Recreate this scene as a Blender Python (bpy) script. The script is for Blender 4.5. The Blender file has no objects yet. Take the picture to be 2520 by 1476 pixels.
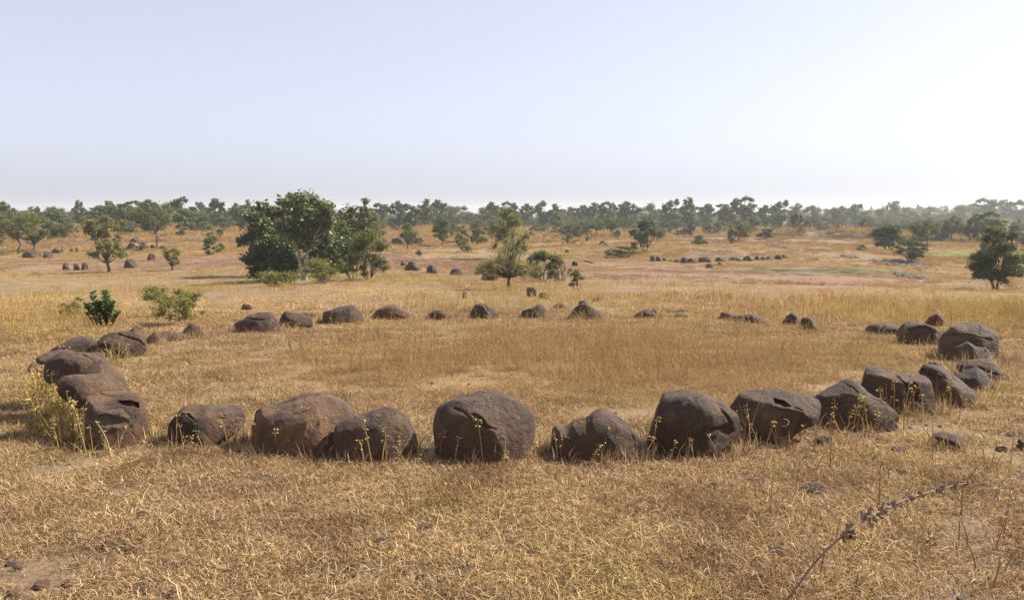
import bpy, bmesh, math, random
import numpy as np
from mathutils import Vector, Matrix, noise as mnoise
from mathutils.bvhtree import BVHTree

R = math.radians
scene = bpy.context.scene
col = scene.collection

# ------------------------------------------------------------------ camera, sky, sun, exposure
PW, PH = 2520.0, 1476.0            # pixel frame in which positions were measured
FOC = 2273.0                       # focal length in those pixels (58 degrees across)
EYE = np.array([0.0, 0.0, 1.7])
PITCH = R(5.35)
SUN_AZ = R(20.0)                    # sun stands to the right (+x), a little beyond the circle
SUN_EL = R(43.0)

cam_d = bpy.data.cameras.new('camera')
cam_d.sensor_fit = 'HORIZONTAL'
cam_d.sensor_width = 36.0
cam_d.lens = 36.0 * FOC / PW
cam_d.clip_start = 0.05
cam_d.clip_end = 6000
cam = bpy.data.objects.new('camera', cam_d)
cam.location = EYE
cam.rotation_euler = (R(90) - PITCH, 0, 0)
col.objects.link(cam)
scene.camera = cam

world = bpy.data.worlds.new('World')
scene.world = world
world.use_nodes = True
wn = world.node_tree
sky = wn.nodes.new('ShaderNodeTexSky')
sky.sky_type = 'NISHITA'
sky.sun_disc = False
sky.sun_elevation = SUN_EL
sky.sun_rotation = R(90) - SUN_AZ
sky.air_density = 0.7
sky.dust_density = 2.2
sky.ozone_density = 4.0
sky.altitude = 300
bg = wn.nodes['Background']
pale = wn.nodes.new('ShaderNodeHueSaturation')          # milky dry-season sky: the blue washed out evenly
pale.inputs['Hue'].default_value = 0.51
pale.inputs['Saturation'].default_value = 0.4
pale.inputs['Value'].default_value = 1.9
wn.links.new(sky.outputs['Color'], pale.inputs['Color'])
veil = wn.nodes.new('ShaderNodeMix'); veil.data_type = 'RGBA'   # high dust veil, the same in every direction
veil.inputs['Factor'].default_value = 0.65
wn.links.new(pale.outputs['Color'], veil.inputs['A'])
veil.inputs['B'].default_value = (2.62, 2.74, 3.42, 1)
wn.links.new(veil.outputs['Result'], bg.inputs['Color'])
bg.inputs['Strength'].default_value = 0.089

sun_d = bpy.data.lights.new('sun', 'SUN')
sun_d.energy = 4.9
sun_d.angle = R(0.6)
sun_d.color = (1.0, 0.94, 0.84)
sun = bpy.data.objects.new('sun', sun_d)
sdir = Vector((math.cos(SUN_EL) * math.cos(SUN_AZ), math.cos(SUN_EL) * math.sin(SUN_AZ), math.sin(SUN_EL)))
sun.rotation_euler = sdir.to_track_quat('Z', 'Y').to_euler()
col.objects.link(sun)

scene.view_settings.view_transform = 'Standard'
scene.view_settings.look = 'None'
scene.view_settings.exposure = 1.0
scene.view_settings.gamma = 1.0
scene.render.engine = 'CYCLES'
scene.cycles.use_denoising = True
scene.cycles.max_bounces = 5
scene.cycles.diffuse_bounces = 2
scene.cycles.transmission_bounces = 4
scene.cycles.transparent_max_bounces = 8
scene.cycles.volume_bounces = 1

# ------------------------------------------------------------------ helpers
rng = np.random.default_rng(7)
random.seed(7)

def tag(o, label=None, cat=None, group=None, kind=None):
    if label: o['label'] = label
    if cat: o['category'] = cat
    if group: o['group'] = group
    if kind: o['kind'] = kind
    return o

def link(o, parent=None):
    col.objects.link(o)
    if parent is not None:
        o.parent = parent
    return o

def mesh_np(name, verts, faces, mat=None, colors=None, smooth=False):
    """verts (N,3); faces (M,k) array or list of lists"""
    me = bpy.data.meshes.new(name)
    verts = np.asarray(verts, dtype=np.float32)
    if isinstance(faces, np.ndarray):
        M, k = faces.shape
        me.vertices.add(len(verts)); me.vertices.foreach_set('co', verts.ravel())
        me.loops.add(M * k); me.loops.foreach_set('vertex_index', faces.astype(np.int32).ravel())
        me.polygons.add(M)
        me.polygons.foreach_set('loop_start', np.arange(0, M * k, k, dtype=np.int32))
        me.update(calc_edges=True)
    else:
        me.from_pydata([tuple(v) for v in verts], [], faces)
    if colors is not None:
        a = me.attributes.new('col', 'FLOAT_COLOR', 'POINT')
        c = np.ones((len(verts), 4), dtype=np.float32); c[:, :3] = colors
        a.data.foreach_set('color', c.ravel())
    me.polygons.foreach_set('use_smooth', np.full(len(me.polygons), smooth))
    if mat: me.materials.append(mat)
    me.validate()
    return me

def ray(px, py):
    dx = (px - PW / 2) / FOC; dz = -(py - PH / 2) / FOC
    c, s = math.cos(PITCH), math.sin(PITCH)
    d = np.array([dx, c + s * dz, -s + c * dz])
    return d

def project(P):
    """world (N,3) -> measured pixels"""
    P = np.atleast_2d(P) - EYE
    c, s = math.cos(PITCH), math.sin(PITCH)
    f = P[:, 1] * c - P[:, 2] * s
    u = P[:, 1] * s + P[:, 2] * c
    return np.stack([PW / 2 + FOC * P[:, 0] / f, PH / 2 - FOC * u / f], 1)

# smooth lattice noise in numpy (value noise, several octaves)
_perm = np.random.default_rng(3).random((256, 256)).astype(np.float32)
def vnoise(x, y):
    xi = np.floor(x).astype(int); yi = np.floor(y).astype(int)
    fx = x - xi; fy = y - yi
    fx = fx * fx * (3 - 2 * fx); fy = fy * fy * (3 - 2 * fy)
    a = _perm[xi & 255, yi & 255]; b = _perm[(xi + 1) & 255, yi & 255]
    c = _perm[xi & 255, (yi + 1) & 255]; d = _perm[(xi + 1) & 255, (yi + 1) & 255]
    return (a * (1 - fx) + b * fx) * (1 - fy) + (c * (1 - fx) + d * fx) * fy
def fbm(x, y, o=4):
    s = 0; a = 0.5
    for i in range(o):
        s = s + a * vnoise(x * 2 ** i + 17.3 * i, y * 2 ** i + 5.1 * i); a *= 0.5
    return s

# ------------------------------------------------------------------ terrain
PR = np.array([0, 9, 15, 20, 26, 34, 42, 52, 68, 100, 150, 260, 400, 900, 1600], float)
PZ = np.array([0, 0, -.03, -.17, -.48, -.95, -1.30, -1.52, -1.70, -1.80, -1.87, -2.1, -2.4, -3.2, -4.2], float)
def hermite(x, X, Y):
    m = np.gradient(Y, X)
    i = np.clip(np.searchsorted(X, x) - 1, 0, len(X) - 2)
    h = X[i + 1] - X[i]; t = np.clip((x - X[i]) / h, 0, 1)
    return ((2*t**3 - 3*t**2 + 1) * Y[i] + (t**3 - 2*t**2 + t) * h * m[i]
            + (-2*t**3 + 3*t**2) * Y[i + 1] + (t**3 - t**2) * h * m[i + 1])
BUMPS = [(-60, 150, 50, 45, 1.35), (-22, 90, 16, 12, .35), (-10, 175, 60, 40, .5), (26, 66, 9, 6, -.45), (33, 63, 7, 5, -.35),
         (36, 118, 9, 5, .95), (45, 119, 9, 5, .85), (20, 78, 11, 6, .75), (24, 104, 14, 7, .95), (-14, 72, 10, 6, .5), (42, 76, 9, 7, -.45), (330, 560, 170, 150, 6.0), (14, 56, 10, 5, .22), (18, 92, 8, 5, .4), (-30, 60, 14, 6, .25), (-27, 44, 9, 3.5, .16)]
def height(x, y):
    x = np.asarray(x, float); y = np.asarray(y, float)
    r = np.hypot(x, y)
    z = hermite(r, PR, PZ)
    for bx, by, sx, sy, hh in BUMPS:
        z = z + hh * np.exp(-((x - bx) / sx) ** 2 - ((y - by) / sy) ** 2)
    k = np.clip((r - 13) / 30, 0, 1)
    z = z + k * 0.5 * (fbm(x / 14 + 40, y / 14 + 40, 3) - .44) + np.clip((r - 55) / 60, 0, 1) * .9 * (fbm(x / 30 + 7, y / 22 + 7, 3) - .44)
    z = z + 0.07 * (fbm(x / 1.1 + 9, y / 1.1 + 9, 3) - .44) * np.clip(1.4 - r / 40, .3, 1)
    return z
def hz(x, y):
    return float(height(np.array([x]), np.array([y]))[0])
_MT = 2.0 * 1.006 ** np.arange(1150)
def ground_at(px, py):
    d = ray(px, py); n = math.hypot(d[0], d[1])
    P = EYE[None] + d[None] * (_MT / n)[:, None]
    below = P[:, 2] < height(P[:, 0], P[:, 1])
    if not below.any():
        i = len(_MT) - 1
        return P[i]
    i = int(np.argmax(below)); j = max(i - 1, 0)
    za = P[j, 2] - hz(P[j, 0], P[j, 1]); zb = P[i, 2] - hz(P[i, 0], P[i, 1])
    t = za / (za - zb) if za != zb else 0
    Q = P[j] * (1 - t) + P[i] * t
    Q[2] = hz(Q[0], Q[1])
    return Q

# ------------------------------------------------------------------ materials
def new_mat(name):
    m = bpy.data.materials.new(name); m.use_nodes = True
    nt = m.node_tree
    b = nt.nodes['Principled BSDF']
    return m, nt, b
def N(nt, t, **kw):
    n = nt.nodes.new(t)
    for k, v in kw.items(): setattr(n, k, v)
    return n
def noise_node(nt, vec, scale, detail=4, rough=.55, dist=0):
    n = N(nt, 'ShaderNodeTexNoise')
    n.inputs['Scale'].default_value = scale; n.inputs['Detail'].default_value = detail
    n.inputs['Roughness'].default_value = rough; n.inputs['Distortion'].default_value = dist
    if vec is not None: nt.links.new(vec, n.inputs['Vector'])
    return n.outputs['Fac']
def ramp(nt, fac, stops):
    r = N(nt, 'ShaderNodeValToRGB')
    e = r.color_ramp.elements
    while len(e) < len(stops): e.new(0.5)
    for el, (p, c) in zip(e, stops):
        el.position = p; el.color = (*c, 1) if len(c) == 3 else c
    nt.links.new(fac, r.inputs['Fac'])
    return r.outputs['Color']
def mix(nt, fac, a, b, mode='MIX'):
    m = N(nt, 'ShaderNodeMix', data_type='RGBA', blend_type=mode)
    for s, v in ((m.inputs['Factor'], fac), (m.inputs['A'], a), (m.inputs['B'], b)):
        if isinstance(v, (int, float)): s.default_value = v
        elif isinstance(v, tuple): s.default_value = (*v, 1)
        else: nt.links.new(v, s)
    return m.outputs['Result']
def math_n(nt, op, a, b=None, clamp=False):
    m = N(nt, 'ShaderNodeMath', operation=op, use_clamp=clamp)
    for s, v in ((m.inputs[0], a), (m.inputs[1], b)):
        if v is None: continue
        if isinstance(v, (int, float)): s.default_value = v
        else: nt.links.new(v, s)
    return m.outputs[0]
def blob_mask(nt, pos, cx, cy, rx, ry, edge=.35, wob=.5):
    """soft-edged patch of ground, in metres, with a noisy edge"""
    sep = N(nt, 'ShaderNodeSeparateXYZ'); nt.links.new(pos, sep.inputs[0])
    u = math_n(nt, 'DIVIDE', math_n(nt, 'SUBTRACT', sep.outputs[0], cx), rx)
    v = math_n(nt, 'DIVIDE', math_n(nt, 'SUBTRACT', sep.outputs[1], cy), ry)
    d = math_n(nt, 'SQRT', math_n(nt, 'ADD', math_n(nt, 'MULTIPLY', u, u), math_n(nt, 'MULTIPLY', v, v)))
    n = noise_node(nt, pos, 1.6 / max(min(rx, ry), .5), 5)
    d = math_n(nt, 'ADD', d, math_n(nt, 'MULTIPLY', math_n(nt, 'SUBTRACT', n, .5), wob * 2))
    mr = N(nt, 'ShaderNodeMapRange'); mr.clamp = True
    nt.links.new(d, mr.inputs[0])
    mr.inputs[1].default_value = 1 - edge; mr.inputs[2].default_value = 1 + edge
    mr.inputs[3].default_value = 1; mr.inputs[4].default_value = 0
    return mr.outputs[0]

# patches of the plain with a colour of their own: (x, y, rx, ry, colour)
PATCHES = [(0.6, 10.4, 3.4, 2.1, (.36, .225, .105)),        # rusty weeds inside the circle
           (9.5, 46, 13, 9, (.29, .18, .115)),            # bare pinkish ground beyond
           (-20, 62, 18, 9, (.30, .19, .12)),
           (17.5, 51, 5.0, 1.8, (.17, .17, .08)),         # greener strip
           (-8.5, 41, 5.0, 2.2, (.27, .26, .075)),        # yellow green growth under the big clump
           (2.0, 38, 5, 2.6, (.29, .18, .11)),
           (38, 112, 14, 3.2, (.14, .095, .07)),          # brown cut bank
           (40, 80, 9, 5, (.25, .25, .09)),               # greener slope at the right
           (-2, 62, 14, 7, (.31, .20, .125)), (24, 96, 16, 7, (.30, .20, .12)), (-38, 96, 20, 8, (.31, .195, .11))]

def ground_mat():
    m, nt, b = new_mat('dry_soil_and_straw')
    g = N(nt, 'ShaderNodeNewGeometry'); pos = g.outputs['Position']
    c = ramp(nt, noise_node(nt, pos, 9, 7, .65), [(.28, (.10, .068, .045)), (.45, (.20, .14, .088)), (.58, (.31, .225, .14)), (.75, (.38, .29, .19))])
    big = ramp(nt, noise_node(nt, pos, .09, 5, .6), [(.33, (.25, .16, .10)), (.5, (.33, .235, .135)), (.68, (.34, .26, .12))])
    c = mix(nt, .62, c, big)
    c = mix(nt, ramp(nt, noise_node(nt, pos, .9, 6, .6), [(.4, (0, 0, 0)), (.7, (.7, .7, .7))]), c, (.20, .13, .08))
    for cx, cy, rx, ry, cc in PATCHES:
        c = mix(nt, math_n(nt, 'MULTIPLY', blob_mask(nt, pos, cx, cy, rx, ry), .85), c, cc)
    fine = noise_node(nt, pos, 38, 5, .7)
    c = mix(nt, .8, c, ramp(nt, fine, [(.3, (.35, .34, .33)), (.7, (1.05, 1.05, 1.05))]), 'MULTIPLY')
    nt.links.new(c, b.inputs['Base Color'])
    b.inputs['Roughness'].default_value = .95
    b.inputs['Specular IOR Level'].default_value = .1
    bp = N(nt, 'ShaderNodeBump'); bp.inputs['Strength'].default_value = .8; bp.inputs['Distance'].default_value = .03
    nt.links.new(noise_node(nt, pos, 26, 6, .7), bp.inputs['Height'])
    nt.links.new(bp.outputs[0], b.inputs['Normal'])
    return m

def grass_mat(name, tintable=True):
    m, nt, b = new_mat(name)
    a = N(nt, 'ShaderNodeAttribute', attribute_name='col')
    g = N(nt, 'ShaderNodeNewGeometry'); pos = g.outputs['Position']
    c = a.outputs['Color']
    if tintable:
        t = ramp(nt, noise_node(nt, pos, .35, 5, .6), [(.32, (.84, .72, .62)), (.46, (1, .96, .92)), (.58, (1.05, 1.02, .86)), (.68, (.92, 1.02, .66)), (.8, (.72, .92, .5))])
        c = mix(nt, 1.0, c, t, 'MULTIPLY')
        t2 = ramp(nt, noise_node(nt, pos, 1.5, 5, .65), [(.36, (.62, .56, .52)), (.5, (1, 1, 1)), (.64, (1.18, 1.16, 1.10))])
        c = mix(nt, .8, c, t2, 'MULTIPLY')
        for cx, cy, rx, ry, cc in PATCHES:
            c = mix(nt, math_n(nt, 'MULTIPLY', blob_mask(nt, pos, cx, cy, rx, ry), .78), c, cc)
    d = N(nt, 'ShaderNodeBsdfDiffuse'); tr = N(nt, 'ShaderNodeBsdfTranslucent'); mx = N(nt, 'ShaderNodeMixShader')
    nt.links.new(c, d.inputs[0]); nt.links.new(c, tr.inputs[0])
    mx.inputs[0].default_value = .28
    nt.links.new(d.outputs[0], mx.inputs[1]); nt.links.new(tr.outputs[0], mx.inputs[2])
    nt.links.new(mx.outputs[0], nt.nodes['Material Output'].inputs['Surface'])
    nt.nodes.remove(b)
    return m

def leaf_mat(name, trans=.3, gloss=.06):
    m, nt, b = new_mat(name)
    a = N(nt, 'ShaderNodeAttribute', attribute_name='col')
    oi = N(nt, 'ShaderNodeObjectInfo')
    c = mix(nt, 1.0, a.outputs['Color'], oi.outputs['Color'], 'MULTIPLY')
    d = N(nt, 'ShaderNodeBsdfDiffuse'); tr = N(nt, 'ShaderNodeBsdfTranslucent'); mx = N(nt, 'ShaderNodeMixShader')
    gl = N(nt, 'ShaderNodeBsdfGlossy'); gl.inputs['Roughness'].default_value = .45
    mg = N(nt, 'ShaderNodeMixShader'); mg.inputs[0].default_value = gloss
    nt.links.new(c, d.inputs[0]); nt.links.new(mix(nt, 1, c, (1.1, 1.15, .6), 'MULTIPLY'), tr.inputs[0])
    mx.inputs[0].default_value = trans
    nt.links.new(d.outputs[0], mx.inputs[1]); nt.links.new(tr.outputs[0], mx.inputs[2])
    nt.links.new(mx.outputs[0], mg.inputs[1]); nt.links.new(gl.outputs[0], mg.inputs[2])
    nt.links.new(mg.outputs[0], nt.nodes['Material Output'].inputs['Surface'])
    nt.nodes.remove(b)
    return m

def bark_mat(name, c1, c2):
    m, nt, b = new_mat(name)
    tc = N(nt, 'ShaderNodeTexCoord')
    c = ramp(nt, noise_node(nt, tc.outputs['Object'], 7, 6, .65), [(.35, c1), (.65, c2)])
    nt.links.new(c, b.inputs['Base Color']); b.inputs['Roughness'].default_value = .9
    bp = N(nt, 'ShaderNodeBump'); bp.inputs['Strength'].default_value = .5; bp.inputs['Distance'].default_value = .02
    nt.links.new(noise_node(nt, tc.outputs['Object'], 22, 5, .6), bp.inputs['Height'])
    nt.links.new(bp.outputs[0], b.inputs['Normal'])
    return m

def rock_mat():
    m, nt, b = new_mat('weathered_basalt')
    tc = N(nt, 'ShaderNodeTexCoord'); oi = N(nt, 'ShaderNodeObjectInfo')
    # offset the pattern for each stone
    add = N(nt, 'ShaderNodeVectorMath', operation='ADD'); nt.links.new(tc.outputs['Object'], add.inputs[0])
    sc = math_n(nt, 'MULTIPLY', oi.outputs['Random'], 37.0)
    cmb = N(nt, 'ShaderNodeCombineXYZ'); nt.links.new(sc, cmb.inputs[0]); nt.links.new(sc, cmb.inputs[2])
    nt.links.new(cmb.outputs[0], add.inputs[1]); v = add.outputs[0]
    c = ramp(nt, noise_node(nt, v, 2.6, 6, .6, .4), [(.30, (.058, .042, .034)), (.46, (.098, .070, .052)), (.58, (.145, .102, .068)), (.72, (.215, .155, .102))])
    # pale lichen-grey patches
    p = ramp(nt, noise_node(nt, v, 4.3, 7, .65, .6), [(.53, (0, 0, 0)), (.60, (.5, .5, .5)), (.75, (.7, .7, .7))])
    c = mix(nt, p, c, (.17, .145, .115))
    dk = ramp(nt, noise_node(nt, v, 1.7, 6, .6, .8), [(.40, (.55, .52, .52)), (.50, (.95, .94, .93)), (.62, (1.16, 1.12, 1.06))])
    c = mix(nt, 1.0, c, dk, 'MULTIPLY')
    li = ramp(nt, noise_node(nt, v, 9.5, 8, .72, 1.2), [(.60, (0, 0, 0)), (.66, (.6, .6, .6))])
    c = mix(nt, li, c, (.25, .215, .165))
    # mineral grain
    gr = noise_node(nt, v, 85, 4, .75)
    c = mix(nt, .75, c, ramp(nt, gr, [(.3, (.62, .62, .63)), (.5, (1, 1, 1)), (.72, (1.38, 1.34, 1.28))]), 'MULTIPLY')
    # dark pitting
    vo = N(nt, 'ShaderNodeTexVoronoi'); vo.inputs['Scale'].default_value = 26; nt.links.new(v, vo.inputs['Vector'])
    pit = ramp(nt, vo.outputs['Distance'], [(.02, (.45, .45, .45)), (.16, (1, 1, 1))])
    pm = ramp(nt, noise_node(nt, v, 3.3, 3), [(.5, (0, 0, 0)), (.62, (1, 1, 1))])
    c = mix(nt, pm, c, mix(nt, 1.0, c, pit, 'MULTIPLY'))
    # red soil clinging low down, ragged upper edge
    at = N(nt, 'ShaderNodeAttribute', attribute_name='hgt')
    hh = math_n(nt, 'ADD', at.outputs['Fac'], math_n(nt, 'MULTIPLY', math_n(nt, 'SUBTRACT', noise_node(nt, v, 5, 5), .5), .7))
    st = N(nt, 'ShaderNodeMapRange'); nt.links.new(hh, st.inputs[0])
    st.inputs[1].default_value = .08; st.inputs[2].default_value = .50; st.inputs[3].default_value = .6; st.inputs[4].default_value = 0
    c = mix(nt, st.outputs[0], c, (.145, .072, .042))
    # fresh grey break faces where marked
    fr = N(nt, 'ShaderNodeAttribute', attribute_name='fresh')
    c = mix(nt, fr.outputs['Fac'], c, ramp(nt, noise_node(nt, v, 14, 6, .7), [(.3, (.07, .062, .058)), (.55, (.14, .122, .105)), (.8, (.23, .20, .16))]))
    c = mix(nt, 1.0, c, (.84, .74, .66), 'MULTIPLY')
    c = mix(nt, 1.0, c, oi.outputs['Color'], 'MULTIPLY')
    # fissures
    wv = N(nt, 'ShaderNodeTexVoronoi', feature='DISTANCE_TO_EDGE'); wv.inputs['Scale'].default_value = 2.3
    dn = N(nt, 'ShaderNodeTexNoise'); dn.inputs['Scale'].default_value = 3.0; dn.inputs['Detail'].default_value = 5; nt.links.new(v, dn.inputs['Vector'])
    dv = N(nt, 'ShaderNodeVectorMath', operation='MULTIPLY_ADD'); nt.links.new(dn.outputs['Color'], dv.inputs[0]); dv.inputs[1].default_value = (.45, .45, .45); nt.links.new(v, dv.inputs[2])
    nt.links.new(dv.outputs[0], wv.inputs['Vector'])
    fis = ramp(nt, wv.outputs['Distance'], [(.0, (0, 0, 0)), (.011, (1, 1, 1))])
    fm = ramp(nt, noise_node(nt, v, 1.9, 2), [(.36, (0, 0, 0)), (.40, (1, 1, 1))])
    fis2 = mix(nt, fm, fis, (1, 1, 1))
    c = mix(nt, math_n(nt, 'MULTIPLY', math_n(nt, 'SUBTRACT', 1.0, fis2), .45), c, (.035, .025, .02))
    ea = N(nt, 'ShaderNodeAttribute', attribute_name='crack_shade')          # open cracks painted darker: shade put into the base colour
    c = mix(nt, math_n(nt, 'MULTIPLY', ea.outputs['Fac'], .8), c, (.035, .024, .018))
    nt.links.new(c, b.inputs['Base Color'])
    b.inputs['Roughness'].default_value = .72; b.inputs['Specular IOR Level'].default_value = .35
    h0 = math_n(nt, 'MULTIPLY', noise_node(nt, v, 6.5, 6, .6, .5), 1.6)
    h = math_n(nt, 'ADD', math_n(nt, 'ADD', h0, noise_node(nt, v, 17, 8, .68)), math_n(nt, 'MULTIPLY', gr, .35))
    h = math_n(nt, 'ADD', h, math_n(nt, 'MULTIPLY', fis2, .45))
    bp = N(nt, 'ShaderNodeBump'); bp.inputs['Strength'].default_value = 1.0; bp.inputs['Distance'].default_value = .05
    nt.links.new(h, bp.inputs['Height']); nt.links.new(bp.outputs[0], b.inputs['Normal'])
    return m

M_ground = ground_mat()
M_grass = grass_mat('dry_grass_blades')
M_weed = grass_mat('weed_stalks', False)
M_butea = leaf_mat('broad_green_leaves', .30, .035)
M_fine = leaf_mat('feathery_leaves', .38, .02)
M_rock = rock_mat()
M_bark = bark_mat('dark_bark', (.05, .04, .032), (.11, .085, .065))
M_pale = bark_mat('pale_bark', (.22, .18, .15), (.46, .41, .36))
m, nt, b = new_mat('chalk_white_paint')
nt.links.new(ramp(nt, noise_node(nt, N(nt, 'ShaderNodeTexCoord').outputs['Object'], 60, 4), [(.35, (.42, .40, .38)), (.6, (.78, .77, .75))]), b.inputs['Base Color'])
b.inputs['Roughness'].default_value = .9
M_paint = m

# ------------------------------------------------------------------ ground sheet
ang = np.concatenate([np.arange(-42, 42.01, .22), np.arange(44, 318, 3.0)])
rad = np.concatenate([[0.0], .35 * (1.0255 ** np.arange(0, 335))])
rad = rad[rad < 1500]
A, RR = np.meshgrid(np.radians(ang), rad)
X = RR * np.sin(A); Y = RR * np.cos(A)
Z = height(X, Y)
nr, na = X.shape
idx = np.arange(nr * na).reshape(nr, na)
f = np.stack([idx[:-1, :], np.roll(idx, -1, 1)[:-1, :], np.roll(idx, -1, 1)[1:, :], idx[1:, :]], -1).reshape(-1, 4)[:, ::-1]
gme = mesh_np('ground', np.stack([X, Y, Z], -1).reshape(-1, 3), np.ascontiguousarray(f), M_ground, smooth=True)
ground = link(bpy.data.objects.new('ground', gme))
tag(ground, 'dry straw covered plain around the stone circle', 'ground', kind='structure')

# ------------------------------------------------------------------ boulders
FOOT = []          # footprints (x, y, radius) kept clear of tall grass
_ico = {}
def ico(sub):
    if sub not in _ico:
        bm = bmesh.new(); bmesh.ops.create_icosphere(bm, subdivisions=sub, radius=1)
        V = np.array([v.co[:] for v in bm.verts]); F = np.array([[v.index for v in f.verts] for f in bm.faces])
        bm.free(); _ico[sub] = (V, F)
    return _ico[sub]
def nz(P, s, off):
    return np.array([mnoise.noise(Vector((p[0] * s + off, p[1] * s - off, p[2] * s + 2 * off))) for p in P])
def vertex_normals(V, F):
    fn = np.cross(V[F[:, 1]] - V[F[:, 0]], V[F[:, 2]] - V[F[:, 0]])
    n = np.zeros_like(V)
    for k in range(3): np.add.at(n, F[:, k], fn)
    return n / (np.linalg.norm(n, axis=1, keepdims=True) + 1e-12)

def boulder(label, outline, depth=.9, cuts=(), dents=(), cracks=(), fresh=(), notches=(), seed=0, sub=5, tint=(1, 1, 1),
            group='boulders of the stone circle', rough=1.0, p=.72, q=.85, dist=None, name='boulder', cat='boulder', lean=0.0):
    """outline: silhouette measured on the photograph, going round; depth: thickness along the view over the height/width mean"""
    O = np.array(outline, float); O = O.mean(0) + (O - O.mean(0)) * 1.03
    ib = int(np.argmax(O[:, 1]))
    base = ground_at(O[ib, 0], O[ib, 1]) if dist is None else None
    xc = O[:, 0].mean()
    az = math.atan2((xc - PW / 2), FOC)
    d0 = math.hypot(base[0], base[1]) if dist is None else dist
    w_m = (O[:, 0].max() - O[:, 0].min()) / FOC * d0
    h_m = (O[:, 1].max() - O[:, 1].min()) / FOC * d0
    T = depth * (0.6 * w_m + 0.4 * h_m) * .5
    dc = d0 + T * .62
    er = np.array([math.cos(az), -math.sin(az), 0]); ev = np.array([math.sin(az), math.cos(az), 0]); eu = np.array([0, 0, 1.0])
    C0 = ev * dc; C0 = C0 + EYE * 0
    pts = []
    for px, py in O:
        d = ray(px, py); t = (dc) / (d @ ev)
        P = EYE + d * t
        pts.append([(P - C0) @ er, P[2]])
    pts = np.array(pts)
    zc = (pts[:, 1].max() * .5 + pts[:, 1].min() * .5); uc = (pts[:, 0].max() + pts[:, 0].min()) / 2
    gx, gy = (C0 + er * uc)[:2]
    zg = hz(gx, gy)
    pts[:, 1] = np.where(pts[:, 1] < zg + .05 * h_m, np.minimum(pts[:, 1], zg) - .12 * h_m, pts[:, 1])
    zc = (pts[:, 1].max() + pts[:, 1].min()) * .5
    q0 = pts - [uc, zc]
    # dense closed outline -> radius by angle
    dens = []
    for i in range(len(q0)):
        a0, a1 = q0[i], q0[(i + 1) % len(q0)]
        for t in np.linspace(0, 1, 24, endpoint=False): dens.append(a0 * (1 - t) + a1 * t)
    dens = np.array(dens)
    th = np.arctan2(dens[:, 1], dens[:, 0]); rr = np.hypot(dens[:, 0], dens[:, 1])
    bins = np.linspace(-math.pi, math.pi, 181)
    rb = np.zeros(180); which = np.digitize(th, bins) - 1
    for k in range(180):
        s = rr[which == k]
        rb[k] = s.max() if len(s) else np.nan
    xs = np.arange(180); ok = ~np.isnan(rb)
    rb = np.interp(xs, np.concatenate([xs[ok] - 180, xs[ok], xs[ok] + 180]), np.tile(rb[ok], 3))
    ker = np.array([.2, .6, .2]); rb = np.convolve(np.concatenate([rb[-2:], rb, rb[:2]]), ker, 'same')[2:-2]
    V, F = ico(sub)
    a, bb, c = V[:, 0], V[:, 1], V[:, 2]
    ss = np.sqrt(a * a + c * c)
    tht = np.arctan2(c, a)
    rad_ = np.interp((tht + math.pi) / (2 * math.pi) * 180 - .5, np.arange(-1, 181), np.concatenate([rb[-1:], rb, rb[:1]]))
    sp = ss ** p
    cs, sn = np.where(ss > 1e-6, a / np.maximum(ss, 1e-6), 1), np.where(ss > 1e-6, c / np.maximum(ss, 1e-6), 0)
    L = np.stack([rad_ * sp * cs, T * np.sign(bb) * np.abs(bb) ** q, rad_ * sp * sn], 1)   # right, away, up
    size = (w_m + h_m) / 2
    Ln = L / size
    n = vertex_normals(L, F)
    rid = 1 - np.abs(nz(Ln, 2.4, seed + 41)) * 2
    disp = nz(Ln, 1.7, seed * 3.1) * .045 + nz(Ln, 4.2, seed + 7) * .020 + nz(Ln, 10, seed + 3) * .008 + nz(Ln, 22, seed + 5) * .003 + (rid - .5) * .018
    L = L + n * (disp * size * rough)[:, None]
    for nx, ny, nzv, fr in cuts:
        nn = np.array([nx, ny, nzv], float); nn /= np.linalg.norm(nn)
        s = L @ nn; lim = fr * s.max() + size * (.012 * nz(Ln, 5, seed + 11) + .022 * nz(Ln, 2.2, seed + 13))
        k_ = size * .03; e_ = (s - lim) / k_
        L = L - nn[None] * (np.where(e_ > 20, s - lim, k_ * np.log1p(np.exp(np.clip(e_, -30, 20)))) * .9)[:, None]
    rc = np.random.default_rng(seed * 17 + 3)
    for _ in range(16 if sub >= 5 else 7):
        nn = rc.normal(size=3); nn[1] = -abs(nn[1]) if rc.uniform() < .7 else nn[1]; nn[2] = abs(nn[2]) * .8; nn /= np.linalg.norm(nn)
        s = L @ nn; lim = s.max() * rc.uniform(.87, .975) + size * .008 * nz(Ln, 9, seed + 51)
        k_ = size * .008; e_ = (s - lim) / k_
        L = L - nn[None] * (np.where(e_ > 20, s - lim, k_ * np.log1p(np.exp(np.clip(e_, -30, 20)))) * .88)[:, None]
    # sculpt hollows and cracks where they sit on the visible side
    Wd = (C0 + er * uc)[None] + L[:, :1] * er + L[:, 1:2] * ev + (L[:, 2:3]) * eu
    Wd[:, 2] = L[:, 2] + zc
    fr_a = np.zeros(len(L)); ck_a = np.zeros(len(L))
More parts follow.
